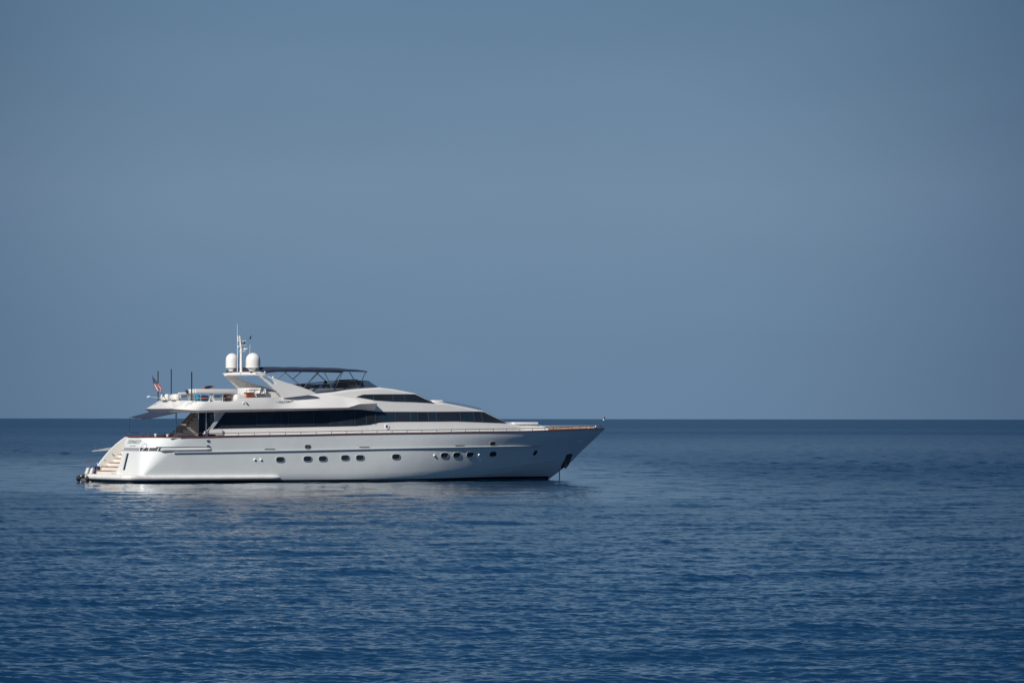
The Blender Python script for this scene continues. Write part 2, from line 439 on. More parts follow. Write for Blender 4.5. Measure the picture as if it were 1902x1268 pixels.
rad = [0.10, 0.17] + [0.195] * (len(bp) - len(side) - 2) + [0.185 - 0.03 * i / 39 for i in range(39)] + [0.10]
part('bumper', 'rubber_w', MB().tube(bp, rad, 12))
# dark skirt under platform with bolt heads
mb = MB().grid([[(x + 0.12, y * 0.985, z - 0.75) for x, y, z in low], [(x + 0.06, y, z - 0.02) for x, y, z in low]])
sk = part('platform_skirt', 'boot', mb)
mb = MB()
for y in np.linspace(-2.9, 2.9, 9): mb.ball((0.075, y, 0.10), 0.03, 8, 6)
split_build(mb, 'bolt', M['chrome'], sk)
def tp(y, z): return (Xt(z), y, z)        # a point on the raked transom
def tprism(y0, y1, z0, z1, t=0.02, sk=0.0):
    mb = MB(); vs = []
    for o in (-t, 0.03):
        for y, z in ((y0, z0), (y1, z0), (y1 + sk, z1), (y0 + sk, z1)): vs.append((Xt(z) + o, y, z))
    return mb.add(vs, [(0, 1, 2, 3), (7, 6, 5, 4), (0, 1, 5, 4), (1, 2, 6, 5), (2, 3, 7, 6), (3, 0, 4, 7)])
def tpoly(pxs, t):
    """flat plate on the raked transom from photo points"""
    vs = []
    for o in (-t, 0.02):
        for px, py in pxs:
            x = 1.2
            for _ in range(12): y, z = atx(px, py, x); x = Xt(z)
            vs.append((x + o, y, z))
    n = len(pxs)
    return MB().add(vs, [tuple(range(n)), tuple(range(n, 2 * n))[::-1]] + [(i, (i + 1) % n, (i + 1) % n + n, i + n) for i in range(n)])
part('transom_slot', 'grey', tpoly([(229.2, 837.2), (258, 838.2), (259.5, 832.2), (231.4, 831.6)], 0.012))
part('transom_hatch_frame', 'lgrey', tpoly([(227.6, 873), (232.0, 873.4), (237.0, 842.2), (233.6, 842)], 0.010))
part('transom_hatch', 'dark', tpoly([(229.0, 873.3), (232.2, 873.4), (239.6, 842.3), (236.4, 842.2)], 0.016))
# dark fairlead opening curving round the starboard quarter, with rollers
def quarter(z, off, a0, a1, n=14, straight=0.0):
    xt, r = Xt(z), rq(z); ye = b(xt + r, z) - r * 0.75; P = []
    for a in np.linspace(a0, a1, n):
        nx, ny = -math.cos(a) * 0.75, -math.sin(a); l = math.hypot(nx, ny)
        P.append((xt + r * (1 - math.cos(a)) + off * nx / l, -(ye + r * 0.75 * math.sin(a)) + off * ny / l, z))
    for x in np.linspace(xt + r, xt + r + straight, 5)[1:] if straight else ():
        P.append((x, -(b(x, z) + off), z))
    return P
zq0, zq1 = 2.14, 2.36
def qz(z): return quarter(z, 0.012, R(4), R(90), 18, 0.45)
part('mooring_recess', 'dark', MB().grid([qz(zq0), qz((zq0 + zq1) / 2), qz(zq1)]))
pl, pu = quarter(zq0, 0.03, R(4), R(90), 18, 0.45), quarter(zq1, 0.03, R(4), R(90), 18, 0.45)
def pxof(p):
    w = W(*p); c = w - Vector((0, 0, CAM_Z)); return 951 + F_PX * c.x / (c.y * math.cos(PITCH) + c.z * math.sin(PITCH))
nearest = lambda px: min(range(len(pl)), key=lambda i: abs(pxof(pl[i]) - px))
for i in (nearest(274.7), nearest(294)): part('fairlead_post', 'lamp', MB().tube([pl[i], pu[i]], 0.035, 8))
i1, i2 = nearest(264), nearest(270)
part('fairlead_arm', 'lamp', MB().tube([pl[i1], Vector(pl[i1 + 1]) * 0.4 + Vector(pu[i1 + 1]) * 0.6, pu[max(i2, i1 + 2)]], 0.03, 8))
def on_transom(px, py, off):
    x = 1.2
    for _ in range(12): y, z = atx(px, py, x); x = Xt(z) - off
    return (x, y, z)
part('grab_handle', 'lamp', MB().tube([on_transom(*q, 0.05) for q in ((259.2, 838), (261, 831), (263.6, 824), (265.4, 820.8), (267.8, 820.6), (268.8, 822.5), (266.2, 831))], 0.022, 8))
# passerelle sticking out over the port quarter
g0, g1 = at(200, 834.6, 3.9), at(172.5, 838.8, 3.9)
mb = MB().prism([(g1[0], g1[1]), (g1[0] + 0.1, g1[1] + 0.06), (g0[0] + .6, g0[1] + 0.16), (g0[0] + .6, g0[1] - 0.05)], 4.15, 3.62)
pas = part('passerelle', 'strake', mb)
MB().tube([(g1[0] + 0.2, 3.9, g1[1] + 0.05), (g1[0] + 0.2, 3.9, g1[1] + 0.33)], 0.025, 6).build('passerelle_post', M['steel_d'], pas)

# ------------------------------------------------------------------ hull fittings
def oval(w, h, n=24, sq=2.6):
    return [(math.copysign(abs(math.cos(a)) ** (2 / sq), math.cos(a)) * w / 2, math.copysign(abs(math.sin(a)) ** (2 / sq), math.sin(a)) * h / 2) for a in np.linspace(0, 2 * math.pi, n, endpoint=False)]
def hull_disc(X, Z, w, h, o0, o1, shear=0.0, s=-1, sq=3.0):
    return MB().prism([(X + u + shear * v, Z + v) for u, v in oval(w, h, sq=sq)], o0, o1, fn=lambda x, y, z: (x, s * (b(x, z) + y), z))
ports = [(520.4, 853.5, 1), (571.2, 852.1, 1), (599.5, 851.8, 1), (640.9, 850.0, 1), (668.5, 849.8, 1), (735.5, 848.0, 1), (825.6, 845.4, 1), (848.5, 844.9, 1), (873.2, 844.3, 1), (915.5, 843.0, 0.95)]
for px, py, k in ports:
    x, z = on(px, py, hs)
    for s in (-1, 1):
        o = MB()
        ring_o, ring_i = oval(0.66 * k, 0.385 * k, 28, 3.0), oval(0.585 * k, 0.315 * k, 28, 3.0)
        o.prism([(x + u, z + v) for u, v in ring_o], -0.02, 0.035, holes=[[(x + u, z + v) for u, v in ring_i]], fn=lambda X, y, Z, s=s: (X, s * (b(X, Z) + y), Z))
        o = part('porthole', 'rim', o)
        hull_disc(x, z, 0.59 * k, 0.32 * k, -0.02, 0.012, s=s).build('pane', M['glass'], o)
x, z = on(994, 840.6, hs)
part('hull_vent', 'dark', hull_disc(x, z, 0.30, 0.34, -0.01, 0.02, shear=0.35))
for px, py in ((472.9, 853.7), (484.4, 853.7), (806.7, 845.4), (889.5, 844.3)):
    x, z = on(px, py, hs); part('vent_cowl', 'hull', MB().ball((x, -b(x, z), z), (0.09, 0.09, 0.09), 12, 8))
for px, py in ((571.4, 829.5), (914.7, 823.3)):
    x, z = on(px, py, hs)
    f = part('hawse_plate', 'brass', hull_disc(x, z, 0.46, 0.28, 0, 0.03))
    for d in (-0.1, 0.1): hull_disc(x + d, z, 0.13, 0.16, 0.02, 0.036).build('hawse_hole', M['dark'], f)
for px, py in ((501, 834), (676.7, 830.2), (853.7, 827.0)):
    x, z = on(px, py, hs); part('vent_grille', 'brass', hull_disc(x, z, 0.78, 0.06, 0, 0.02, sq=6))
for px, py in ((386.4, 818.9), (386.4, 828.9)):
    x, z = on(px, py, hs); part('courtesy_light', 'steel_d', hull_disc(x, z, 0.22, 0.13, 0, 0.05))
for px, py in ((1077.6, 820), (1081.6, 819.6)):
    x, z = on(px, py, hs); part('bow_light', 'lamp', MB().ball((x, -b(x, z) - 0.05, z), (0.05, 0.08, 0.08), 10, 8))
# anchor pocket in the stem
ap = ons([(1053, 843.3), (1064, 842.0), (1060.5, 851), (1057.5, 861), (1049, 866.5), (1042, 872), (1042.6, 865)], hs)
part('anchor_pocket', 'pocket', MB().prism(ap, -0.05, 0.02, fn=lambda X, y, Z: (X, -(b(X, Z) + y), Z)))

# ------------------------------------------------------------------ superstructure
XN = at(941, 785.4, -0.6)[0]
def wh(X): return 2.78 - 2.0 * clip((X - 14.5) / (XN + 1.0 - 14.5)) ** 2.1
def yh(X, z): return max(wh(X) - 0.17 * (z - 3.2), 0.05)
ys = lambda X, z: -yh(X, z)
x525 = at(527, 738, -2.4)[0]
sil = ons([(530, 737), (584.7, 731.8), (617.5, 728.7), (644, 724.3), (675, 721.4), (704.6, 719.8), (735, 723.6), (770.4, 730.6), (788, 739.0), (807, 748.2), (821, 747.8), (847.7, 753), (875, 758.4), (897.5, 763.4), (918, 773.5), (941, 785.6), (975, 787.6), (1003, 790), (1017, 794.5)], lambda X, z: -max(yh(X, z) - 0.15, 0.2))
zt_h = ip(sil)
XA = at(401, 790, -2.75)[0]
xa_top = at(414, 766, -2.6)[0]
Z_UD = at(500, 764, -2.7)[1] + 0.02          # underside of the upper deck
def house_rows(xs, zb, ztop, r=0.16):
    rows = []
    for x in xs:
        z0, z1 = zb(x), ztop(x); h = z1 - z0; rr = min(r, h * 0.45)
        pr = [(yh(x, z0 + (h - rr) * t), z0 + (h - rr) * t) for t in np.linspace(0, 1, 6)]
        y1 = yh(x, z1 - rr)
        for a in (22, 45, 68, 90): pr.append((max(y1 - rr * (1 - math.cos(R(a))), 0.03), z1 - rr + rr * math.sin(R(a))))
        y2 = pr[-1][0]
        for t in (0.66, 0.33, 0.0): pr.append((y2 * t, z1 + 0.10 * (1 - t * t)))
        rows.append([(x, -y, z) for y, z in pr] + [(x, y, z) for y, z in reversed(pr[:-1])])
    return rows
def capped(rows):
    mb = MB().grid(rows); n = len(rows[0]); k = len(rows) - 1
    mb.f += [tuple(range(n)), tuple(range(k * n, k * n + n))]; return mb
zdk = lambda x: sh(x) - 0.05
XS = XA + 1.2                      # the saloon's after wall stands forward of its side panels
xs_l = list(np.linspace(XS, x525, 12))
part('saloon', 'gel', capped(house_rows(xs_l, zdk, lambda x: Z_UD if x > xa_top else Z_UD - 0.0, 0.02)), angle=24)
xs_u = sorted(list(np.linspace(x525 + 0.01, sil[-1][0], 70)) + [p[0] for p in sil[1:-1]])
part('forward_house', 'gel', capped(house_rows(xs_u, zdk, zt_h)), angle=24)

rows = []
for x in (XA, XA + 0.6, XS - 0.004):
    zs = list(np.linspace(zdk(x), Z_UD - 0.01, 6))
    rows.append([(x, -yh(x, z), z) for z in zs] + [(x, -yh(x, z) + 0.10, z) for z in reversed(zs)])
mb = MB().grid(rows, True); n = len(rows[0]); mb.f += [tuple(range(n)), tuple(range(2 * n, 3 * n))]
part('saloon_side_panel', 'gel', mb, angle=24)
def on_house(poly_px, off=0.02, yf=ys): return ons(poly_px, yf)
def dens(poly, step=0.4):
    out_ = []
    for i, p in enumerate(poly):
        q = poly[(i + 1) % len(poly)]; n = max(1, int(math.hypot(q[0] - p[0], q[1] - p[1]) / step))
        out_ += [(p[0] + (q[0] - p[0]) * k / n, p[1] + (q[1] - p[1]) * k / n) for k in range(n)]
    return out_
def band(toppx, botpx, off, n=70, s=(-1, 1), nz=5):
    """glass band between two photo curves laid on the house side"""
    a, c = ons(toppx, ys), ons(botpx, ys); fa, fc = ip(a), ip(c)
    x0, x1 = min(a[0][0], c[0][0]), max(a[-1][0], c[-1][0]); mb = MB()
    for sd_ in s:
        rows = []
        for t in np.linspace(0, 1, n):
            row = []
            xa, xc = a[0][0] + (a[-1][0] - a[0][0]) * t, c[0][0] + (c[-1][0] - c[0][0]) * t
            for u in np.linspace(0, 1, nz):
                x = xc + (xa - xc) * u; z = fc(xc) + (fa(xa) - fc(xc)) * u
                row.append((x, sd_ * (yh(x, z) + off), z))
            rows.append(row)
        if sd_ > 0: rows = [q for q in rows if min(p[0] for p in q) > XS + 0.1]
        mb.grid(rows)
    return mb
mw_top = [(414.8, 766.6), (559.7, 763.2), (649.4, 761.0), (669.9, 760.8), (701.3, 764.6), (799.7, 764.6), (896.6, 763.9), (918, 774.5), (940.5, 785.2)]
mw_bot = [(394.6, 796.7), (540, 793.7), (600, 792.4), (660, 791.0), (688.4, 788.6), (704.2, 784.4), (735.7, 783), (849.3, 782.3), (941.0, 785.6)]
win = parts('saloon_window', 'glass', band(mw_top, mw_bot, 0.02))[0]
def bar(px0, py0, px1, py1, w, parent, m='mullion', off=0.04):
    (x0, z0), (x1, z1) = on(px0, py0, ys), on(px1, py1, ys); mb = MB()
    for s in (-1, 1):
        mb.add([(x0 - w, s * (yh(x0, z0) + off), z0), (x0 + w, s * (yh(x0, z0) + off), z0), (x1 + w, s * (yh(x1, z1) + off), z1), (x1 - w, s * (yh(x1, z1) + off), z1)], [(0, 1, 2, 3)])
    return split_build(mb, 'window_bar', M[m], parent)
for a in ((476.5, 769), (521.5, 767.5), (535, 767), (582, 767), (613, 768), (658.6, 764), (680, 764), (697, 767)):
    bar(a[0], 791 if a[0] < 660 else 788, a[0], a[1], 0.022, win)
for a in ((734.5, 782.6, 734), (762, 781.8, 761.5), (776, 781.6, 775), (795.5, 781.6, 794.5), (811, 781.6, 809.8), (855.3, 782, 853.5), (881, 783, 878.3), (896, 783.4, 893.6)):
    bar(a[0], a[1], a[2], 765.4, 0.025, win)
# lighter curtained and blue-tinted panes inside the glass band
def pane(pxs, m, off=0.034):
    q = on_house(pxs); mb = MB()
    for s in (-1, 1):
        vs = [(x, s * (yh(x, z) + off), z) for x, z in q]; mb.add(vs, [tuple(range(len(vs)))])
    return split_build(mb, 'pane', m, win)
M['glass_b'] = mat('blue_tinted_glass', (0.020, 0.038, 0.058), 0.06, var=0.2, scale=0.4)
for q in ([(703, 783.6), (733.5, 782.4), (733, 765.6), (706, 765.6)], [(763, 781.6), (775, 781.4), (774, 765.6), (762.2, 765.6)], [(796.5, 781.4), (810.4, 781.4), (809, 765.6), (795.5, 765.6)], [(856.5, 782), (880, 782.8), (877.5, 765.2), (854.7, 765.4)]):
    pane(q, M['glass_b'])
M['glass_c'] = mat('curtained_glass', (0.026, 0.036, 0.048), 0.08, var=0.25, scale=1.2)
for q in ([(478, 793.6), (519, 792.8), (519.6, 769), (478, 769.6)], [(537, 792.4), (580, 791.6), (580, 767.5), (537, 768.2)], [(615, 791), (656, 790), (656, 766), (615, 767)]):
    pane(q, M['glass_c'])
# wheelhouse window
ww_top = [(661.6, 737), (674.2, 732.8), (700, 732.2), (770.4, 731.8), (788, 740.2), (806.5, 748.3)]
ww_bot = [(661.6, 737.4), (696.3, 743.4), (727.8, 745.5), (770.4, 746.6), (807, 748.6)]
ww = parts('wheelhouse_window', 'glass', band(ww_top, ww_bot, 0.02, 50))[0]
for a, c, d in ((694, 742.6, 693), (729.7, 745, 728.6), (752, 745.6, 750.8)): bar(a, c, d, 733.6, 0.025, ww)
# raked windscreens across the front
def screen(xa, xb, nx=8):
    rows = []
    for x in np.linspace(xa, xb, nx):
        z1 = zt_h(x); rr = 0.16; y1 = max(yh(x, z1 - rr) - 0.2, 0.1)
        rows.append([(x + 0.012, y1 * t, z1 + 0.10 * (1 - t * t) + 0.03) for t in np.linspace(-1, 1, 9)])
    return MB().grid(rows)
i_ = [p[0] for p in sil]
part('wheelhouse_windscreen', 'glass', screen(i_[7] + 0.15, i_[9] - 0.12))
part('saloon_windscreen', 'glass', screen(i_[13] + 0.15, i_[15] - 0.12))
# low grey hatch and handrail on the coachroof, sun pads on the foredeck
q0, q1 = on(826, 748.5, lambda X, z: -1.0), on(893, 762.5, lambda X, z: -0.8)
part('roof_handrail', 'steel_d', MB().tube([(q0[0], -1.0, q0[1] + .10), ((q0[0] + q1[0]) / 2, -0.95, (q0[1] + q1[1]) / 2 + .15), (q1[0], -0.8, q1[1] + .12)], 0.03, 6))
part('skylight', 'gel', MB().rbox((on(813, 746.6, lambda X, z: -.8)[0], 0, on(813, 746.6, lambda X, z: -.8)[1] + 0.06), (0.75, 1.8, 0.14), 0.05))
# round emblem on the house side
x, z = on(718.5, 792, ys)
em = part('round_hatch', 'gel', MB().prism([(x + u, z + v) for u, v in oval(0.34, 0.34, sq=2)], 0.0, 0.05, fn=lambda X, y, Z: (X, -(yh(X, Z) + y), Z)))
MB().prism([(x - .03 + u, z + v) for u, v in oval(0.2, 0.2, sq=2)], 0.05, 0.056, fn=lambda X, y, Z: (X, -(yh(X, Z) + y), Z)).build('hatch_centre', M['steel_d'], em)
# slanted white strut and cockpit bulkhead aft of the saloon
s0, s1 = at(388, 800, -2.78), at(412.4, 765.5, -2.6)
part('strut', 'strake', MB().prism([(s0[0] - 0.1, s0[1]), (s0[0] + 0.16, s0[1]), (s1[0] + 0.14, s1[1]), (s1[0] - 0.12, s1[1])], -2.85, -2.70))
part('saloon_coaming', 'gel', MB().prism(ats([(379, 806.5), (383, 801), (390, 797.8), (400, 797.2), (412, 797), (412, 806.5)], -2.82), -2.9, -2.6))
xd = XS - 0.10
dr = part('aft_bulkhead', 'dark', MB().box((xd, -0.05, (Z_UD + 3.0) / 2), (0.08, 4.7, Z_UD - 3.0)))
for y in (-1.9, -0.9, 0.1): MB().box((xd - 0.05, y, 3.85), (0.02, 0.85, 1.55)).build('sliding_door', M['glass_b'], dr)
for y in (-2.4, -1.4, -0.4, 0.6): MB().box((xd - 0.07, y, 3.85), (0.04, 0.06, 1.6)).build('door_frame', M['mullion'], dr)

# ------------------------------------------------------------------ upper deck moulding with the wing
kn = ip(ats([(327, 764.0), (370, 762.6), (460, 760.6), (560, 758.7), (649, 757.0), (672.6, 750.2), (698.6, 749.3), (701, 749.3)], -3.3))
bo = ip(ats([(327, 767.2), (370, 766.8), (415, 766.0), (560, 762.4), (649, 760.6)], -3.05) + ons([(669.9, 760.6), (685, 762), (702, 764.4)], ys))
tpz = ip(ats([(350, 745.6), (367, 746.4), (419.8, 746.2), (431, 745.5), (444, 741.5), (455, 739.2), (524.7, 737.8)], -3.25) + ons([(560, 734.5), (586, 732.2), (620, 734), (660, 741.5), (701, 747.5)], ys))
XK, XT_ = at(268.5, 760, 3.25)[0] - 0.36, at(293.5, 744.7, 3.15)[0] - 0.30
XF = on(700.6, 756, lambda X, z: -2.9)[0]
def y_k(X): return 3.36 - 0.42 * sst(X, 13.0, XF)
def y_b(X, z): return 3.05 + (yh(X, z) + 0.03 - 3.05) * sst(X, 13.0, XF - 1.2)
def y_t(X, z): return 3.26 + (min(yh(X, z) + 0.02, 3.2) - 3.26) * sst(X, 10.2, 13.2)
def plan(yf, zf, xa, r, zaft, n_side=70):
    """one level of the moulding: starboard front -> stern -> port front"""
    P = []
    for x in np.linspace(XF, xa + r, n_side): z = zf(x); P.append((x, -yf(x, z), z))
    yy = yf(xa + r, zf(xa + r)); z1 = zf(xa + r)
    for a in np.linspace(0, math.pi / 2, 12)[1:]:
        t = a / (math.pi / 2)
        P.append((xa + r - r * math.sin(a), -(yy - r + r * math.cos(a)), z1 + (zaft - z1) * t))
    for y in np.linspace(yy - r, 0, 5)[1:]: P.append((xa, -y, zaft))
    return P + [(x, -y, z) for x, y, z in reversed(P[:-1])]
zb_a, zk_a, zt_a = 4.72, at(268.5, 759.8, 3.25)[1], at(293.5, 744.7, 3.15)[1]
lv = [plan(lambda x, z: 1.2, lambda x: Z_UD - 0.01, XK + 1.3, 0.5, Z_UD - 0.01),
      plan(lambda x, z: y_b(x, z) - 0.12, lambda x: bo(x), XK + 0.42, 1.0, zb_a),
      plan(y_b, bo, XK + 0.30, 1.1, zb_a + 0.01),
      plan(lambda x, z: y_k(x), kn, XK, 1.3, zk_a),
      plan(lambda x, z: y_k(x) * 0.55 + y_t(x, tpz(x)) * 0.45 + 0.04, lambda x: kn(x) * 0.5 + tpz(x) * 0.5, (XK + XT_) / 2, 1.3, (zk_a + zt_a) / 2),
      plan(y_t, tpz, XT_, 1.1, zt_a),
      plan(lambda x, z: y_t(x, z) - 0.10, lambda x: tpz(x) + 0.0, XT_ + 0.12, 1.0, zt_a),
      plan(lambda x, z: min(y_t(x, z) - 0.14, 3.0), lambda x: min(tpz(x), 5.02), XT_ + 0.15, 1.0, 5.02),
      plan(lambda x, z: 1.0, lambda x: min(tpz(x), 5.02), XT_ + 0.8, 0.5, 5.02)]
mb = MB().grid(lv)
n = len(lv[0])
ud = part('upper_deck', 'gel', mb, angle=22)
# front end of the wing closed
e = [r[0] for r in lv[2:6]]; mb = MB()
x, z = e[0][0], e[0][2]
inner = [(p[0] + 0.02, -yh(p[0], p[2]) + 0.05, p[2]) for p in e]
for s in (1, -1): mb.grid([[(p[0], s * p[1], p[2]) for p in e], [(p[0], s * p[1], p[2]) for p in inner]])
parts('wing_end', 'gel', mb)
# floor slab filling the middle
part('deck_slab', 'gel', MB().box(((XK + 1.5 + x525) / 2, 0, (Z_UD + 5.0) / 2 - 0.02), (x525 - XK - 1.5, 4.6, 5.0 - Z_UD)))

# lettering ------------------------------------------------------------
def text_mesh(name, body, size, m, parent, mtx, depth=0.006, shear=0.0, space=1.0, weight=0.0):
    cu = bpy.data.curves.new(name, 'FONT'); cu.body = body; cu.size = size; cu.extrude = depth; cu.shear = shear
    cu.space_character = space; cu.offset = weight
    cu.align_x = 'CENTER'; cu.align_y = 'CENTER'
    t = bpy.data.objects.new(name + '_curve', cu); C.objects.link(t)
    dg = bpy.context.evaluated_depsgraph_get(); dg.update()
    me = bpy.data.meshes.new_from_object(t.evaluated_get(dg)); me.name = name
    bpy.data.objects.remove(t); bpy.data.curves.remove(cu)
    me.transform(mtx); me.materials.clear(); me.materials.append(M[m])
    o = bpy.data.objects.new(name, me); C.objects.link(o); o.parent = parent
    return o
def frame(o, xa, ya):
    xa = Vector(xa).normalized(); ya = Vector(ya); ya = (ya - xa * ya.dot(xa)).normalized(); za = xa.cross(ya)
    m = Matrix((xa, ya, za)).transposed().to_4x4(); m.translation = o; return m
zt_ = 2.80
for _ in range(12): ny, zt_ = atx(249.3, 821.4, Xt(zt_))
text_mesh('name_lettering', 'DEMAREST', 0.36, 'ink', Y, frame((Xt(zt_) - 0.006, ny, zt_), (0, -1, 0), (Xt(3) - Xt(2), 0, 1)) @ Matrix.Diagonal((1.18, 1, 1, 1)), 0.008, 0.25, 1.04, -0.004)
mb = MB()
for i in range(9):
    if i == 4: continue
    y = ny - (i - 4.5) * 0.105; mb.box((Xt(2.47) + 0.0, y, 2.47), (0.035, 0.06, 0.04))
pl_ = split_build(mb, 'port_letter', M['steel_d'], Y)
lx, lz = on(530.5, 746.9, lambda X, z: -3.32)
lt = clip((lz - kn(lx)) / (tpz(lx) - kn(lx)))
i0 = min(range(70), key=lambda i: abs(lv[4][i][0] - lx))
def wing_y(x, z):
    pr = [(kn(x), y_k(x)), (kn(x) * .5 + tpz(x) * .5, y_k(x) * .55 + y_t(x, tpz(x)) * .45 + .04), (tpz(x), y_t(x, tpz(x)))]
    return ip(pr)(z)
lo = (lx, -(wing_y(lx, lz) + 0.012), lz)
upv = Vector((0, -(wing_y(lx, lz + .1) - wing_y(lx, lz - .1)), 0.2)); fwv = Vector((0.6, -(wing_y(lx + .3, lz) - wing_y(lx - .3, lz)), 0.015))
lg = text_mesh('maker_lettering', 'FALCON', 0.25, 'ink', Y, frame(lo, fwv, upv), 0.012, 0.3, 1.02)
mf_ = frame(lo, fwv, upv)
mb = MB()
for s, vs in ((-1, [(-0.52, -.06), (-0.58, 0.02), (-0.80, 0.07), (-0.66, 0.0)]), (1, [(0.50, 0.0), (0.58, 0.06), (0.86, 0.10), (0.66, 0.02)])):
    mb.add([mf_ @ Vector((x, y, 0.012)) for x, y in vs] + [mf_ @ Vector((x, y, 0)) for x, y in vs], [(0, 1, 2, 3), (4, 5, 6, 7), (0, 1, 5, 4), (1, 2, 6, 5), (2, 3, 7, 6), (3, 0, 4, 7)])
mb.build('lettering_wing', M['ink'], lg)
x, z = at(455.5, 749.4, -3.34)
part('side_light', 'steel_d', MB().prism([(x - .02, z + .1), (x + .12, z + .04), (x + .24, z - .12), (x + .1, z - .08)], -(wing_y(x, z) + 0.06), -(wing_y(x, z) - 0.02)))
x2, z2 = at(452, 749, -3.34)
part('side_light', 'lamp', MB().ball((x2, -wing_y(x2, z2), z2), (0.08, 0.06, 0.08), 10, 8))
# recessed panel on the coaming
q = ons([(589, 735.5), (620, 731.8), (645, 727.6), (648, 740), (606, 741)], ys)

# ------------------------------------------------------------------ radar arch
FY = 2.80
fin = ats([(475.5, 692.5), (480, 691.8), (488, 696.5), (500, 699.2), (512, 704.2), (530, 710.4), (545, 714.5), (559.6, 719.4), (573, 724.2), (586, 730.6), (584, 732.4), (566, 734.6), (545, 737.2), (524.8, 739.5), (510, 725.2), (492, 707.5)], -FY)
hole = ats([(487.6, 697.8), (493, 697.0), (500, 700.2), (506, 704.6), (512.6, 713.2), (506, 713.8), (497, 706.8), (489.4, 702)], -FY)
for s in (-1, 1):
    fn = (lambda x, y, z, s=s: (x, s * (y - 0.10 * (z - 6.0)), z))
    part('radar_arch_leg', 'gel', MB().prism(fin, FY + 0.10, FY - 0.10, holes=[hole] if s < 0 else (), fn=fn), angle=40)
za = fin[0][1]
xa0 = at(416.5, 690, 2.65)[0]
wy = FY - 0.10 * (za - 6.0)
mb = MB()
pr = [(xa0, za - 0.12), (xa0 + 0.03, za + 0.03), (xa0 + 0.2, za + 0.10), (xa0 + 0.45, za + 0.08), (xa0 + 0.58, za - 0.02), (xa0 + 0.42, za - 0.10), (xa0 + 0.18, za - 0.18)]
rows = []
for y in np.linspace(-wy - 0.08, wy + 0.08, 15):
    t = abs(y) / wy; d = -0.07 * clip((t - 0.75) / 0.3) ** 2
    rows.append([(x, y, z + d) for x, z in pr])
mb.grid([r + [r[0]] for r in rows]); k = len(pr) + 1; mb.f += [tuple(range(k - 1)), tuple(range(14 * k, 14 * k + k - 1))]
part('radar_arch_beam', 'gel', mb)
part('canvas_roll', 'navy', MB().tube([(xa0 + 0.22, y, za + 0.16 - 0.05 * abs(y / wy) ** 3) for y in np.linspace(-wy + 0.05, wy - 0.05, 16)], 0.10, 10))
# satellite domes
for px, wpx, ytop, yb_, y in ((431, 24.5, 656.4, 682, 1.75), (469.9, 27.5, 655.7, 681.6, -1.75)):
    x, zt0 = at(px, ytop, y); _, zb0 = at(px, yb_, y); r = wpx / 27.6 / 2 * 1.0
    H = zt0 - zb0
    prof = [(r * 0.97, 0)] + [(r, 0.1), (r, H - r * 1.02)] + [(r * math.cos(R(a)), H - r * 1.02 + r * 1.02 * math.sin(R(a))) for a in range(8, 90, 8)] + [(0.02, H)]
    d = part('satellite_dome', 'gel', MB().lathe(prof, (x, y, zb0), 36))
    MB().lathe([(r * 1.04, 0.02), (r * 1.04, -0.05), (r * 0.72, -0.12), (r * 0.5, -0.30)], (x, y, zb0), 30).build('dome_base', M['gel'], d)
# mast with radar, lights and aerials
x, z0 = at(447.8, 690, 0); _, z1 = at(447.8, 652, 0); xm2, z2 = at(445.2, 624, 0)
ms = part('mast', 'gel', MB().tube([(x, 0, z0 - .1), (x, 0, z1), (xm2, 0, z2)], [0.10, 0.085, 0.045], 12))
def m_at(px, py): q = at(px, py, 0); return (q[0], 0, q[1])
MB().tube([m_at(441.8, 624.5), m_at(442.2, 634), m_at(444, 635)], 0.05, 8).build('mast_spur', M['gel'], ms)
MB().tube([m_at(440.9, 690), m_at(440.9, 645), m_at(440.6, 601.5)], [0.03, 0.022, 0.012], 6).build('whip_aerial', M['lamp'], ms)
p = at(463.6, 657, -1.6); q = at(464.4, 640.2, -1.6)
MB().tube([(p[0], -1.6, p[1]), (q[0], -1.6, q[1])], 0.012, 6).build('whip_aerial', M['lamp'], ms)
c = m_at(455.2, 649); MB().rbox(c, (0.26, 0.5, 0.13), 0.05).build('radar_scanner', M['lamp'], ms)
c2 = m_at(454, 653.6); MB().rbox((c2[0] - .15, 0, c2[2]), (0.45, 0.12, 0.07), 0.02).build('mast_bracket', M['gel'], ms)
c = m_at(452.6, 641.7); MB().box((c[0], 0, c[2]), (0.40, 0.12, 0.03)).build('mast_bracket', M['gel'], ms)
c = m_at(452, 636.5); MB().ball(c, (0.13, 0.14, 0.11), 12, 8).build('camera_ball', M['steel_d'], ms)
c = m_at(453.5, 633.5); MB().box(c, (0.22, 0.1, 0.07)).build('mast_lamp', M['lamp'], ms)
MB().tube([m_at(451.5, 642), m_at(452.2, 629.5)], 0.015, 6).build('lamp_stalk', M['steel_d'], ms)
c = m_at(443.2, 644.6); MB().rbox(c, (0.16, 0.14, 0.1), 0.03).build('horn', M['lamp'], ms)
MB().tube([m_at(454, 634), m_at(465, 628)], 0.008, 5).build('vane_arm', M['steel_d'], ms)
c = m_at(465.6, 627.4)
MB().prism([(c[0] - .09, c[2] - .1), (c[0] - .07, c[2] + .02), (c[0] + .02, c[2] + .12), (c[0] + .09, c[2] + .12), (c[0] - .01, c[2] + .02), (c[0] + .02, c[2] - .1)], -0.02, 0.02).build('wind_vane', M['black'], ms)
# small white fittings beside the arch top
c = at(482, 694, -2.5)
part('searchlight', 'lamp', MB().ball((c[0], -2.55, c[1]), (0.16, 0.14, 0.13), 12, 8))
c = at(490.8, 691.6, -2.5); part('deck_lamp', 'lamp', MB().ball((c[0], -2.6, c[1]), 0.06, 10, 8))
c = at(507, 702, -2.72); part('deck_lamp', 'lamp', MB().rbox((c[0], -2.72, c[1]), (0.09, 0.12, 0.2), 0.03))

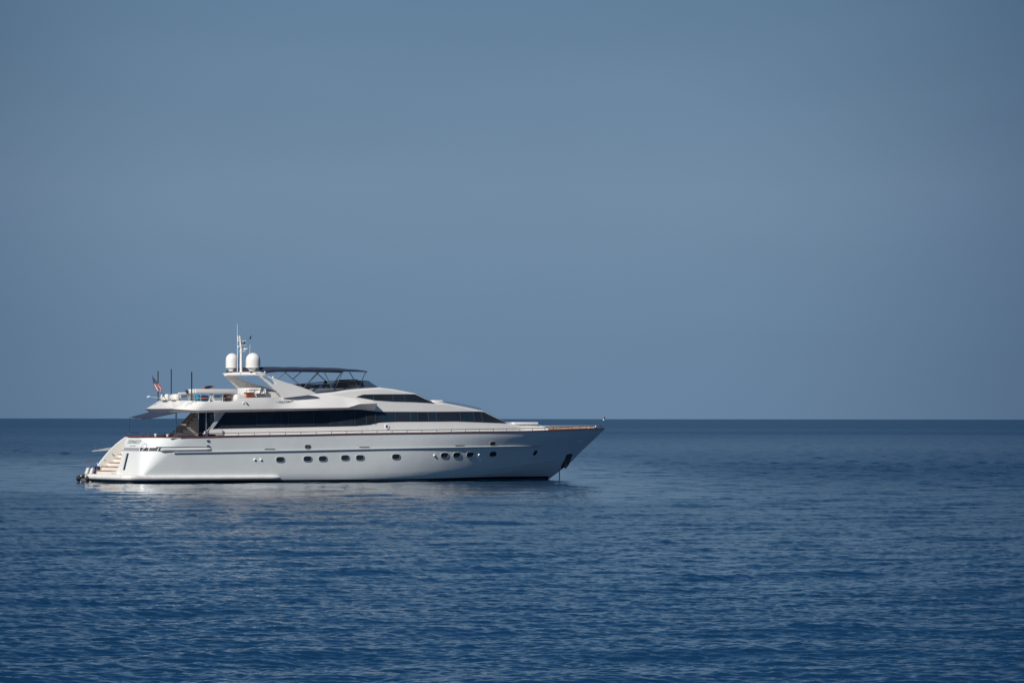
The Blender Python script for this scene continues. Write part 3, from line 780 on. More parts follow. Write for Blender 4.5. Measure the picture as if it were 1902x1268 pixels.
# ------------------------------------------------------------------ flybridge: bimini, frame, screen
BY = 2.05
bt = ip(ats([(486, 684.4), (500, 683.8), (560, 684.2), (625, 685.0), (654, 686.6), (682.5, 689.4)], -BY))
bb = ip(ats([(486, 694.5), (499, 692.6), (528, 690.0), (600, 690.0), (654, 690.6), (682.5, 691.2)], -BY))
bx0, bx1 = at(484, 686, -BY)[0], at(682, 690, -BY)[0]
rows = []
for x in np.linspace(bx0, bx1, 30):
    zt1, zb1 = bt(x), bb(x); sag = 0.015 * math.sin(x * 4.2)
    up_ = [(-BY - 0.03, zb1), (-BY - 0.05, zb1 * .4 + zt1 * .6), (-BY + 0.12, zt1 + sag)] + [(y, zt1 + 0.10 * (1 - (y / BY) ** 2) + sag) for y in np.linspace(-BY * .7, BY * .7, 7)] + [(BY - 0.12, zt1 + sag), (BY + 0.05, zb1 * .4 + zt1 * .6), (BY + 0.03, zb1)]
    dn = [(y * 0.985, min(z, zt1 + 0.06) - 0.05 if i not in (0, len(up_) - 1) else z) for i, (y, z) in enumerate(up_)][::-1]
    rows.append([(x, y, z) for y, z in up_ + dn])
mb = MB().grid(rows, True); n = len(rows[0]); mb.f += [tuple(range(n)), tuple(range(29 * n, 30 * n))]
bim = part('bimini', 'navy', mb, angle=50)
near = [((531.7, 690.8), (516.6, 703.5)), ((529, 692), (560.8, 718.5)), ((589.8, 690.5), (564.5, 720)), ((601.8, 690), (616.3, 719.5)), ((637, 691), (618.2, 729)), ((649, 691), (668.6, 724)), ((679.4, 691), (666.7, 719))]
far = [((559.5, 690.5), (544.4, 704)), ((587, 692), (606, 708.5)), ((635.0, 691), (614.6, 719.5)), ((593, 690.6), (569, 715))]
for lst, y in ((near, -BY + 0.03), (far, BY - 0.03)):
    for a, c in lst:
        p, q = at(*a, y), at(*c, y)
        MB().tube([(p[0], y, p[1]), (q[0], y, q[1])], 0.028, 6).build('bimini_pole', M['chrome' if a[0] > 640 else 'steel_d'], bim)
# smoked wind screen round the flybridge
WY = 2.12
wt = ip(ats([(560, 719.6), (568, 718), (597, 713.6), (637.7, 709.2), (669, 706.8), (686, 707.6), (690, 709.2)], -WY))
wbm = lambda x: zt_h(x) - 0.03
w0, w1 = at(562, 722, -WY)[0], at(686, 712, -WY)[0]
bot, topr = [], []
for x in np.linspace(w0, w1, 24): bot.append((x + 0.0, -min(WY, yh(x, wbm(x)) - 0.12), wbm(x))); topr.append((x, -(min(WY, yh(x, wbm(x)) - 0.12) - 0.1), wt(x)))
yb0 = -bot[-1][1]; yt0 = -topr[-1][1]
for a in np.linspace(0, math.pi / 2, 8)[1:]:
    bot.append((w1 + 1.5 * math.sin(a), -(yb0 * math.cos(a) ** .6 if a < 1.57 else 0.0), wbm(w1 + 1.5 * math.sin(a)) + 0.02))
    topr.append((w1 + 0.30 * math.sin(a), -(yt0 * math.cos(a) ** .6 if a < 1.57 else 0.0), wt(w1) - 0.0))
full = lambda r: r + [(x, -y, z) for x, y, z in reversed(r[:-1])]
bot, topr = full(bot), full(topr)
ws = part('wind_screen', 'smoke', MB().grid([bot, topr]), angle=60)
MB().tube(topr, 0.018, 6).build('screen_rail', M['steel_d'], ws)
# helm console under black cover
c0 = at(653, 712, -0.9); zf = zt_h(c0[0])
ctop = at(653, 704.8, -0.9)[1]
pr = [(c0[0] - 0.75, zf - .1), (c0[0] - 0.72, ctop - 0.5), (c0[0] - 0.35, ctop - 0.02), (c0[0] + 0.15, ctop), (c0[0] + 0.62, ctop - 0.16), (c0[0] + 0.85, ctop - 0.62), (c0[0] + 0.9, zf - .1)]
con = part('helm_console', 'cover', MB().prism(pr, -1.35, 0.6), angle=20)
MB().box((c0[0] - 0.05, -1.37, ctop - 0.30), (1.15, 0.03, 0.035)).build('console_trim', M['brass'], con)
MB().box((c0[0] - 0.0, -1.37, ctop - 0.46), (1.0, 0.03, 0.10)).build('console_trim', M['cushion'], con)
# settee inside the flybridge
c1 = at(600, 722, -1.0); zf1 = zt_h(c1[0])
sofa = part('flybridge_settee', 'cushion', MB().rbox((c1[0] + 0.3, 0.0, zf1 + 0.12), (3.0, 3.4, 0.34), 0.08))
part('settee_backrest', 'cushion', MB().rbox((c1[0] + 0.3, 1.6, zf1 + 0.34), (3.0, 0.25, 0.5), 0.08))
c2 = at(589, 716.5, -1.2)
part('settee_backrest', 'blue', MB().rbox((at(595, 716, -1.4)[0], -1.4, at(595, 716.5, -1.4)[1] - 0.06), (0.14, 0.5, 0.36), 0.04))

# ------------------------------------------------------------------ upper aft deck fittings (parts)
def rod(name, a, c, y, r, m, parent=None, y2=None):
    p, q = at(*a, y), at(*c, y if y2 is None else y2)
    return MB().tube([(p[0], y, p[1]), (q[0], y if y2 is None else y2, q[1])], r, 6).build(name, M[m], parent or Y)
rod('aerial', (293.6, 745.5), (293.4, 689.6), 3.0, 0.035, 'black')
rod('aerial', (318, 746), (318, 685.8), 0.55, 0.035, 'black')
rod('aerial', (356, 748), (356, 691), -2.55, 0.042, 'black')
stf = rod('flagstaff', (311.5, 748), (282.6, 699), 0.6, 0.022, 'steel_d', y2=0.6)
br = rod('stern_lamp_arm', (296, 739.4), (275, 737.4), 1.6, 0.02, 'strake')
for px in (274, 277): 
    q = at(px, 737.8 if px == 274 else 736.8, 1.6); MB().ball((q[0], 1.6, q[1]), 0.06, 10, 8).build('lamp_globe', M['lamp'], br)
# glass-and-steel guard rail of the upper deck
rp = [at(p, q_, -3.1) for p, q_ in ((336, 733.5), (362, 732.5), (404, 732.3), (446, 732.3))]
gr = part('guard_rail', 'strake', MB().tube([(x, -3.1, z) for x, z in rp], 0.016, 6))
for px in (336, 349, 361, 373, 390, 396, 414, 431, 446):
    p, q = at(px, 746.5, -3.1), at(px, 732.6, -3.1)
    MB().tube([(p[0], -3.1, p[1]), (q[0], -3.1, q[1])], 0.016, 6).build('rail_post', M['strake'], gr)
MB().tube([(at(p, 740, -3.1)[0], -3.1, at(p, 740, -3.1)[1]) for p in (336, 362, 404, 431)], 0.010, 6).build('rail_wire', M['strake'], gr)
p, q = at(398, 744.6, -3.08), at(413, 733.2, -3.08)
MB().box(((p[0] + q[0]) / 2, -3.08, (p[1] + q[1]) / 2), (q[0] - p[0], 0.02, q[1] - p[1])).build('rail_glass', M['clear'], gr)
rp = [at(p, q_, -3.0) for p, q_ in ((456, 731), (458, 725.4), (468, 724.8), (500, 724.6), (514, 726.6))]
g2 = part('guard_rail', 'steel_d', MB().tube([(x, -3.0, z) for x, z in rp], 0.022, 6))
for px in (473, 483, 491.5):
    p, q = at(px, 740, -3.0), at(px, 725, -3.0)
    MB().tube([(p[0], -3.0, p[1]), (q[0], -3.0, q[1])], 0.022, 6).build('rail_post', M['steel_d'], g2)
# white hard top over the bar, with its posts
p, q = at(362.5, 730.8, -2.6), at(440, 723.2, -2.6)
ht = part('bar_canopy', 'gel', MB().rbox(((p[0] + q[0]) / 2, -2.1, (p[1] + q[1]) / 2), (q[0] - p[0], 1.1, q[1] - p[1]), 0.03))
for px in (391, 394.5, 411, 434):
    a, c = at(px, 747, -2.5), at(px, 731, -2.5)
    MB().box((a[0], -2.5, (a[1] + c[1]) / 2), (0.10 if px < 395 else 0.07, 0.08, c[1] - a[1])).build('canopy_post', M['gel'], ht)
# white lockers rising to the arch
p = at(438, 746, -2.9); q = at(461, 732, -2.9)
part('deck_locker', 'gel', MB().rbox(((p[0] + q[0]) / 2, -2.5, (p[1] + q[1]) / 2), (q[0] - p[0] - .1, 0.7, q[1] - p[1]), 0.12))
p = at(446, 727, -1.2); q = at(471, 721.6, -1.2)
part('deck_locker', 'gel', MB().rbox(((p[0] + q[0]) / 2, -1.6, (p[1] + q[1]) / 2 - .3), (q[0] - p[0], 1.8, 0.85), 0.08))
p = at(470, 745, -2.3); q = at(524, 728, -2.3)
part('flybridge_bulkhead', 'gel', MB().box(((p[0] + q[0]) / 2 + .2, -2.2, (p[1] + q[1]) / 2), (q[0] - p[0], 0.5, q[1] - p[1])))
# tender crane on the upper deck
c = at(353, 735, -1.5)
cr = part('deck_crane', 'grey', MB().rbox((c[0], -1.5, 5.4), (0.35, 0.4, 0.9), 0.06))
p, q = at(331, 731.5, -1.5), at(351, 731, -1.5)
MB().tube([(p[0], -1.5, p[1]), (q[0], -1.5, q[1])], 0.07, 8).build('crane_arm', M['lamp'], cr)
c = at(352.5, 727.5, -1.5); MB().rbox((c[0], -1.5, c[1]), (0.22, 0.3, 0.28), 0.03).build('crane_head', M['lamp'], cr)
c = at(347, 727.5, -1.5); MB().rbox((c[0], -1.5, c[1] - .03), (0.14, 0.24, 0.28), 0.04).build('crane_winch', M['dark'], cr)
p, q = at(336, 737, -1.6), at(352, 735, -1.6)
MB().tube([(p[0], -1.6, p[1]), (q[0], -1.6, q[1])], 0.06, 8).build('crane_brace', M['steel_d'], cr)

# ------------------------------------------------------------------ cockpit: awning, poles, stairs, rails
aw = [at(241, 775.4, 2.6), at(276.8, 777.6, -1.9), at(328.5, 766.6, -2.9), at(285, 763.8, 2.6)]
ay = [2.6, -1.9, -2.9, 2.6]
rows = []
for u in np.linspace(0, 1, 12):
    row = []
    for v in np.linspace(0, 1, 12):
        a = [aw[0][i] * (1 - v) + aw[1][i] * v for i in (0, 1)]; c = [aw[3][i] * (1 - v) + aw[2][i] * v for i in (0, 1)]
        y = (ay[0] * (1 - v) + ay[1] * v) * (1 - u) + (ay[3] * (1 - v) + ay[2] * v) * u
        row.append((a[0] * (1 - u) + c[0] * u, y, a[1] * (1 - u) + c[1] * u - 0.06 * math.sin(math.pi * v) * math.sin(math.pi * u) + (0.02 * math.sin(v * 16) if u == 0 else 0)))
    rows.append(row)
mb = MB().grid(rows); mb.grid([[(x, y, z - 0.03) for x, y, z in r] for r in rows])
awn = part('awning', 'navy', mb, angle=50)
for (px0, py0, px1, py1, y, r) in ((238.5, 812, 241, 775.5, 2.6, 0.03), (273.8, 812, 276, 777, -1.9, 0.035)):
    p, q = at(px0, py0, y), at(px1, py1, y); MB().tube([(p[0], y, p[1]), (q[0], y, q[1])], r, 8).build('awning_pole', M['chrome'], awn)
rod('overhang_pillar', (326, 811), (327.3, 766), -3.0, 0.06, 'chrome')
rod('overhang_pillar', (382.5, 811), (382.8, 766), -3.0, 0.05, 'chrome')
# stairs from cockpit up to the upper deck (port of centre)
SY = -1.4
sp_ = ats([(322, 810), (328, 806), (356, 776), (364.5, 767), (368, 767), (367, 810)], SY)
cs = part('cockpit_stairs', 'brown', MB().prism(sp_, SY - 0.06, SY + 0.9))
for i in range(6):
    px, py = 338.5 + i * 4.6, 803 - i * 5.6
    x, z = at(px, py, SY - 0.08); MB().box((x + 0.02, SY - 0.075, z), (0.24, 0.03, 0.05)).build('tread', M['dark'], cs)
MB().tube([(x, SY - 0.09, z) for x, z in ats([(330, 806), (346, 790), (362, 768)], SY)], 0.02, 6).build('handrail', M['dark'], cs)
for a, c in (((341.5, 804), (341.5, 796)), ((353.5, 795), (353.5, 781))):
    p, q = at(*a, SY - .1), at(*c, SY - .1); MB().tube([(p[0], SY - .1, p[1]), (q[0], SY - .1, q[1])], 0.018, 6).build('baluster', M['strake'], cs)
# steel rail above the capping, all round
rl = [(x, -(b(x, sh(x)) - 0.10), sh(x) + 0.235) for x in np.linspace(at(384, 808, -3.4)[0], XBOW - 0.25, 80)]
r1 = part('side_rail', 'steel_d', MB().tube(rl, 0.024, 6))
r2 = part('side_rail', 'steel_d', MB().tube(mirror(rl), 0.024, 6))
x = rl[0][0]
while x < XBOW - 0.3:
    for s, r_ in ((-1, r1), (1, r2)):
        y = b(x, sh(x)) - 0.10
        MB().tube([(x, s * y, sh(x) + 0.05), (x, s * y, sh(x) + 0.235)], 0.02, 6).build('stanchion', M['steel_d'], r_)
    x += 1.165
q = hull_path([(240, 808.4), (384, 808.2)], -0.3, 16)
ar = [(Xt(zt) + 0.15, y, zt + 0.27) for y in np.linspace(atx(234.5, 808, Xt(zt) + 0.15)[0], -1.2, 6)] + [(x, -(b(x, sh(x)) - 0.12), sh(x) + 0.27) for x in np.linspace(3.9, rl[0][0], 8)]
r3 = part('aft_rail', 'chrome', MB().tube(ar, 0.022, 6))
for p in ar[::2]: MB().tube([(p[0], p[1], p[2] - 0.25), p], 0.018, 6).build('stanchion', M['chrome'], r3)
for px in (289, 311): 
    x, z = at(px, 811, -2.6); bl = part('bollard', 'lamp', MB().lathe([(0.10, 0), (0.07, 0.05), (0.07, 0.2), (0.12, 0.24), (0.10, 0.28)], (x, -2.6, sh(x) - .03), 14))
# bow: pulpit rail, staff with lamp, foredeck pads
pu_ = [(x, -max(b(x, sh(x)) - 0.16, 0.02), z) for x, z in ats([(1008, 791.2), (1060, 790.8), (1110, 790.4)], -1.2)]
pulp = [p for p in pu_ if p[0] < XBOW - 0.3] + [(XBOW - 0.25, 0, pu_[-1][2])]
pulp = pulp + [(x, -y, z) for x, y, z in reversed(pulp[:-1])]
pr_ = part('pulpit', 'strake', MB().tube(pulp, 0.026, 6))
for p in pulp: MB().tube([(p[0], p[1], sh(p[0]) + .05), p], 0.018, 6).build('stanchion', M['chrome'], pr_)
sx_, sz_ = at(1121.3, 776.5, 0)
bs = part('bow_staff', 'chrome', MB().tube([(XBOW - 0.12, 0, stem[0][1]), (sx_, 0, sz_)], 0.022, 6))
MB().ball((sx_, 0, sz_ - 0.10), 0.06, 10, 8).build('staff_lamp', M['lamp'], bs)
MB().rbox((sx_ + 0.06, 0, sz_ + 0.02), (0.09, 0.06, 0.14), 0.02).build('staff_head', M['black'], bs)
x, z = at(1109, 791.5, -0.6); part('bow_light', 'lamp', MB().ball((x, -0.4, z), 0.06, 10, 8))
# windlass
x, z = at(1106, 797, -0.3); part('windlass', 'chrome', MB().lathe([(0.14, 0), (0.1, 0.1), (0.08, 0.18), (0.13, 0.22), (0.05, 0.25)], (x, -0.3, sh(x) - 0.03), 16))
# foredeck sun pads
x0, z0 = at(960, 787.4, -1.2); x1, z1 = at(1004, 790.2, -1.0)
part('sun_pad', 'white_fab', MB().rbox(((x0 + x1) / 2, 0, zt_h(x1 - 0.3) + 0.10), (x1 - x0, 1.5, 0.20), 0.08))

# ================================================================== separate things on and round the yacht
def thing(name, x, y, z, label, cat, group=None, rz=0.0):
    return empty(name, W(x, y, z), label, cat, group, TH + rz)

# ---- ensign hanging from the slanted flagstaff
p0 = at(283.4, 700.6, 0.6); p1 = at(301, 728.4, 0.6)
fl = thing('flag', p1[0], 0.6, p1[1], 'red and white striped ensign with dark blue canton on the slanted stern staff', 'flag')
def quad(u, v):
    """drooping cloth: v=0 at the staff head, v=1 at the bottom edge; u from the left to the right edge"""
    l = [(282.4, 699.0), (284.4, 709.0), (285.8, 716.0), (289.2, 724.0), (292.0, 726.6)]
    r = [(283.2, 699.2), (288.0, 706.0), (293.6, 712.4), (299.2, 719.0), (299.6, 727.2)]
    f = lambda L_: (float(np.interp(v, [0, .28, .52, .8, 1], [p[0] for p in L_])), float(np.interp(v, [0, .28, .52, .8, 1], [p[1] for p in L_])))
    a, c = f(l), f(r); px, py = a[0] + (c[0] - a[0]) * u, a[1] + (c[1] - a[1]) * u
    yy = 0.6 + 0.03 * math.sin(u * 9 + v * 2) * (0.3 + v)
    x, z = at(px, py, 0.6); return (x - p1[0], yy - 0.6, z - p1[1])
nu, nv = 42, 30
vs = [quad(i / nu, j / nv) for i in range(nu + 1) for j in range(nv + 1)]
fs = [(i * (nv + 1) + j, (i + 1) * (nv + 1) + j, (i + 1) * (nv + 1) + j + 1, i * (nv + 1) + j + 1) for i in range(nu) for j in range(nv)]
me = bpy.data.meshes.new('cloth'); me.from_pydata(vs, [], fs); me.shade_smooth()
for m_ in ('blue', 'stripe', 'white_fab'): me.materials.append(M[m_])
for k, p_ in enumerate(me.polygons):
    u, v = (k // nv + .5) / nu, (k % nv + .5) / nv
    p_.material_index = 0 if v < 0.46 else (1 if int(u * 7) % 2 == 0 else 2)
o = bpy.data.objects.new('cloth', me); C.objects.link(o); o.parent = fl
md = o.modifiers.new('thickness', 'SOLIDIFY'); md.thickness = 0.012
mb = MB()
for u, v in ((.45, .34), (.6, .40), (.4, .43), (.7, .47)):
    c = Vector(quad(u, v)); mb.ball(c + Vector((0, -0.02, 0)), 0.035, 8, 6)
split_build(mb, 'canton_emblem', M['brass'], fl)

# ---- two white pods at the after end of the upper deck
def pod(px0, px1, py0, py1, y, label):
    p, q = at(px0, py1, y), at(px1, py0, y)
    t = thing('deck_pod', (p[0] + q[0]) / 2, y, p[1], label, 'deck pod', 'white pods at the after end of the upper deck')
    w, h = q[0] - p[0], q[1] - p[1]
    MB().rbox((0, 0, h / 2), (w, 0.9, h), min(0.17, w * .3)).build('shell', M['gel'], t)
    MB().box((0, 0, 0.03), (w * 0.8, 0.7, 0.06)).build('cradle', M['steel_d'], t)
    MB().rbox((0, 0, h / 2), (0.05, 0.92, h + 0.015), 0.02).build('strap', M['grey'], t)
pod(301.5, 314.5, 732.4, 745, 1.0, 'white rounded pod next to the flagstaff at the tip of the upper deck')
pod(319.5, 334.5, 732.2, 744.5, -0.3, 'white rounded pod just forward of the middle black aerial')

# ---- teal bundle, bag, cabinet, stools
p, q = at(363, 746, -2.55), at(386.5, 732.4, -2.55)
t = thing('float_bundle', (p[0] + q[0]) / 2, -2.55, p[1], 'teal blue inflatable bundle with a red patch under the white bar canopy', 'inflatable')
w, h = q[0] - p[0], q[1] - p[1]
MB().rbox((0, 0, h * .36), (w, 0.5, h * .70), 0.14).build('body', M['teal'], t)
MB().rbox((-.1, 0.05, h * .74), (w * .8, 0.42, h * .45), 0.1).build('folded_top', M['teal'], t)
MB().ball((0.04, -0.25, h * .42), (0.26, 0.03, 0.07), 14, 8).build('red_patch', M['red'], t)
MB().rbox((0.05, -0.02, h * .72), (w * .7, 0.50, 0.07), 0.02).build('dark_band', M['blue'], t)

p = at(376.5, 723.2, -1.5); q = at(398, 717.5, -1.5)
t = thing('sports_bag', (p[0] + q[0]) / 2, -1.5, p[1], 'black bag with red ends lying on top of the white bar canopy', 'bag')
w = q[0] - p[0]
MB().tube([(-w * .36, 0, .06), (-w * .2, 0, .10), (0, 0, .13), (w * .2, 0, .17), (w * .34, 0, .18)], [0.06, 0.10, 0.10, 0.07, 0.05], 10).build('body', M['black'], t)
MB().ball((-w * .40, 0, .05), (0.12, 0.10, 0.06), 10, 8).build('red_end', M['red'], t)
MB().ball((w * .42, 0, .19), (0.12, 0.07, 0.04), 10, 8).build('red_end', M['red'], t)

p, q = at(455.5, 740, -2.75), at(469.5, 730, -2.75)
t = thing('wooden_cabinet', (p[0] + q[0]) / 2, -2.75, p[1] - 0.25, 'low orange brown wooden cabinet behind the steel rail below the radar arch', 'cabinet')
w, h = q[0] - p[0], q[1] - p[1] + .25
MB().rbox((0, 0, h / 2), (w, 0.45, h), 0.02).build('body', M['orange'], t)
for s in (-1, 1): MB().box((s * w * .24, -0.23, h * .5), (w * .42, 0.02, h * .86)).build('door', M['orange'], t)
MB().box((0, 0, h + 0.015), (w * 1.05, 0.5, 0.03)).build('top', M['orange'], t)

p, q = at(415.5, 746, -2.3), at(431.5, 731.5, -2.3)
t = thing('drinks_shelf', (p[0] + q[0]) / 2, -2.3, p[1], 'orange wooden shelf unit with dark bottles under the forward end of the white canopy', 'shelf unit')
w, h = q[0] - p[0], q[1] - p[1]
MB().box((0, 0.14, h / 2), (w, 0.03, h)).build('back_panel', M['orange'], t)
for s in (-1, 1): MB().box((s * w * .47, 0, h / 2), (0.06, 0.28, h)).build('side_panel', M['orange'], t)
MB().box((0, 0, h * .86), (w * .88, 0.28, 0.16)).build('shelf', M['orange'], t)
for i, xx in enumerate((-.18, -.06, .06, .17)):
    MB().lathe([(0.045, 0.0), (0.045, 0.22), (0.018, 0.29), (0.018, 0.36)], (xx, -0.05, 0.0), 12).build('bottle', M['dark' if i != 2 else 'blue'], t)
MB().rbox((0.0, -0.04, h * .66), (w * .42, 0.2, 0.12), 0.03).build('folded_towel', M['white_fab'], t)

def stool(px, label, src=[]):
    y = -2.55; p = at(px, 741, y); q = at(px, 729.5, y); H = q[1] - p[1] + 0.2
    t = thing('bar_stool', p[0], y, p[1] - 0.2, label, 'stool', 'stools behind the steel rail')
    if not src:
        src += [MB().rbox((0, 0, H - 0.05), (0.34, 0.34, 0.09), 0.03).build('seat', M['white_fab'], t), MB().tube([(0, 0, 0.03), (0, 0, H - 0.1)], 0.035, 10).build('pedestal', M['chrome'], t), MB().lathe([(0.2, 0), (0.2, 0.02), (0.05, 0.05)], (0, 0, 0), 18).build('base', M['chrome'], t), MB().rbox((0.16, 0, H + 0.12), (0.05, 0.32, 0.26), 0.02).build('backrest', M['white_fab'], t)]
    else:
        for o in src: c_ = o.copy(); C.objects.link(c_); c_.parent = t
stool(478, 'white bar stool beside the orange brown cabinet')
stool(488, 'white bar stool nearest the flybridge wing')

# ---- anchor and its chain
ax, az = on(1054, 855, hs)
t = thing('anchor', ax, -b(ax, az) + 0.02, az, 'rusty brown anchor stowed in its pocket on the bow', 'anchor')
t.scale = (0.75, 0.75, 0.75)
MB().tube([(-0.25, -0.03, -0.55), (0.15, -0.03, 0.30)], 0.05, 8).build('shank', M['anchor'], t)
MB().prism([(-0.42, -0.62), (-0.2, -0.75), (0.12, -0.42), (0.18, -0.12), (0.02, -0.28), (-0.12, -0.36), (-0.22, -0.2), (-0.32, -0.25)], -0.10, 0.02).build('fluke', M['anchor'], t)
MB().lathe([(0.07, -.02), (0.09, 0), (0.07, .02)], (0.17, -0.03, 0.34), 12, axis='y').build('ring', M['chain'], t)
cx, cz = at(1039.2, 873.0, -0.15)
t = thing('anchor_chain', cx, -0.15, 0.0, 'thin dark anchor chain hanging from the stem into the water', 'chain')
mb = MB(); k = 0; z = -0.3
while z < cz:
    a = 0.0 if k % 2 else math.pi / 2
    pts = [(0.035 * math.cos(u) * math.cos(a), 0.035 * math.cos(u) * math.sin(a), z + 0.065 * math.sin(u)) for u in np.linspace(0, 2 * math.pi, 9)]
    mb.tube(pts, 0.016, 6, False); z += 0.095; k += 1
mb.build('links', M['chain'], t)

# ---- person on the flybridge: seated figure grown from a skinned skeleton
hx, hz_ = at(604, 712.6, -1.15)
seat_z = hz_ - 0.74
pe = thing('person', hx, -1.15, seat_z, 'dark haired person in a dark shirt sitting on the flybridge behind the screen', 'person')
def skin_obj(name, verts, edges, radii, m, parent, root=0):
    me = bpy.data.meshes.new(name); me.from_pydata(verts, edges, [])
    o = bpy.data.objects.new(name, me); C.objects.link(o)
    md = o.modifiers.new('skin', 'SKIN'); ss = o.modifiers.new('sub', 'SUBSURF'); ss.levels = 2; ss.render_levels = 2
    for i, r in enumerate(radii):
        me.skin_vertices[0].data[i].radius = (r, r) if not isinstance(r, tuple) else r
    me.skin_vertices[0].data[root].use_root = True
    dg = bpy.context.evaluated_depsgraph_get(); dg.update()
    nm = bpy.data.meshes.new_from_object(o.evaluated_get(dg)); nm.name = name
    bpy.data.objects.remove(o); nm.shade_smooth(); nm.materials.clear(); nm.materials.append(M[m])
    o2 = bpy.data.objects.new(name, nm); C.objects.link(o2); o2.parent = parent
    return o2
V = [(0, 0, 0.10), (0, 0, 0.26), (0.01, 0, 0.44), (0.02, 0, 0.56), (0.03, 0, 0.64), (0.05, 0, 0.74), (0.05, 0, 0.86)]; Ed = [(0, 1), (1, 2), (2, 3), (3, 4), (4, 5), (5, 6)]
Rd = [(0.15, 0.11), (0.14, 0.10), (0.16, 0.11), (0.09, 0.07), 0.055, (0.095, 0.08), (0.07, 0.06)]
for s in (-1, 1):
    k = len(V)
    V += [(0.02, s * 0.18, 0.51), (0.06, s * 0.23, 0.27), (0.28, s * 0.19, 0.18), (0.36, s * 0.18, 0.165)]
    Ed += [(3, k), (k, k + 1), (k + 1, k + 2), (k + 2, k + 3)]; Rd += [0.055, 0.045, 0.028, (0.035, 0.018)]
    for j, (dy, ln) in enumerate(((-0.028, 0.06), (-0.010, 0.075), (0.010, 0.07), (0.028, 0.055))):
        q_ = len(V); V += [(0.40, s * 0.18 + dy, 0.16), (0.40 + ln * .6, s * 0.18 + dy, 0.14), (0.40 + ln, s * 0.18 + dy, 0.12)]
        Ed += [(k + 3, q_), (q_, q_ + 1), (q_ + 1, q_ + 2)]; Rd += [0.010, 0.009, 0.007]
    q_ = len(V); V += [(0.37, s * 0.18 - s * 0.05, 0.155)]; Ed += [(k + 3, q_)]; Rd += [0.010]
    k = len(V)
    V += [(0.10, s * 0.10, 0.09), (0.45, s * 0.12, 0.10), (0.48, s * 0.12, -0.30), (0.60, s * 0.12, -0.33)]
    Ed += [(0, k), (k, k + 1), (k + 1, k + 2), (k + 2, k + 3)]; Rd += [0.085, 0.06, 0.04, 0.035]
body = skin_obj('body', V, Ed, Rd, 'skin', pe)
mb = MB()
rows = []
for a, (rx, ry, z) in enumerate(((0.125, 0.175, 0.06), (0.135, 0.185, 0.2), (0.14, 0.20, 0.36), (0.135, 0.205, 0.46), (0.11, 0.17, 0.54), (0.07, 0.08, 0.585))):
    rows.append([(0.01 + rx * math.cos(u), ry * math.sin(u), z) for u in np.linspace(0, 2 * math.pi, 20, endpoint=False)])
mb.grid(rows, True).build('shirt', M['shirt'], pe, 60)
mb = MB(); mb.ball((0.03, 0, 0.83), (0.125, 0.105, 0.115), 18, 12); mb.ball((-0.02, 0, 0.74), (0.09, 0.095, 0.13), 16, 10)
mb.build('hair', M['hair'], pe)
for s in (-1, 1): MB().ball((0.135, s * 0.035, 0.775), (0.01, 0.014, 0.009), 8, 6).build('eye', M['black'], pe)
MB().ball((0.15, 0, 0.745), (0.022, 0.014, 0.022), 8, 6).build('nose', M['skin'], pe)

# ---- small dark inflatable lying off the port quarter
tx, tz = at(159, 890, 3.2)
t = thing('inflatable_tender', tx, 3.2, -0.07, 'small black inflatable tender with twin pale outboards off the stern platform', 'tender boat', rz=0.35)
for s in (-1, 1):
    pts = [(-0.25, s * 0.45, 0.30), (0.0, s * 0.46, 0.30), (1.4, s * 0.5, 0.31), (2.4, s * 0.42, 0.36), (3.1, 0.0 if s > 0 else 0.0, 0.5)]
    tb = MB().tube(pts, [0.10, 0.27, 0.27, 0.25, 0.18], 16).build('tube', M['black'], t)
    MB().lathe([(0.05, -0.40), (0.16, -0.30), (0.25, -0.12), (0.275, 0.0), (0.278, 0.06)], (0.0, s * 0.46, 0.30), 16, axis='x').build('end_cone', M['black'], tb)
    for z_ in (0.48, 0.08): MB().rbox((-0.12, s * 0.46 - 0.16, z_), (0.16, 0.10, 0.10), 0.03).build('pale_patch', M['strake'], tb)  # small pale blocks on each black tube end
MB().rbox((1.0, 0, 0.18), (2.4, 0.7, 0.25), 0.08).build('hull', M['steel_d'], t)
for s in (-1, 1):
    ob = MB().rbox((0.38, s * 0.22, 0.78), (0.26, 0.27, 0.52), 0.09, ry=0.45).build('outboard', M['lgrey'], t)
    MB().rbox((0.24, s * 0.22, 0.45), (0.16, 0.16, 0.3), 0.05, ry=0.3).build('outboard_leg', M['grey'], ob)
    MB().rbox((0.47, s * 0.22, 0.98), (0.16, 0.2, 0.12), 0.05, ry=0.45).build('outboard_cap', M['lamp'], ob)
MB().rbox((1.0, 0, 0.85), (0.5, 0.7, 0.62), 0.08).build('console', M['blue'], t)
MB().rbox((0.72, 0, 1.05), (0.2, 0.5, 0.12), 0.04).build('seat', M['blue'], t)
fr = MB()
fr.tube([(0.3, -0.45, 0.55), (0.28, -0.45, 1.42), (0.75, -0.45, 1.45)], 0.025, 6); fr.tube([(0.3, 0.45, 0.55), (0.28, 0.45, 1.42), (0.75, 0.45, 1.45)], 0.025, 6)
fr.tube([(0.28, -0.45, 1.42), (0.28, 0.45, 1.42)], 0.025, 6)
fr.build('ski_frame', M['steel_d'], t)
MB().tube([(1.0, -0.2, 1.1), (0.9, -0.2, 1.35)], 0.03, 6).build('lamp_post', M['lamp'], t)

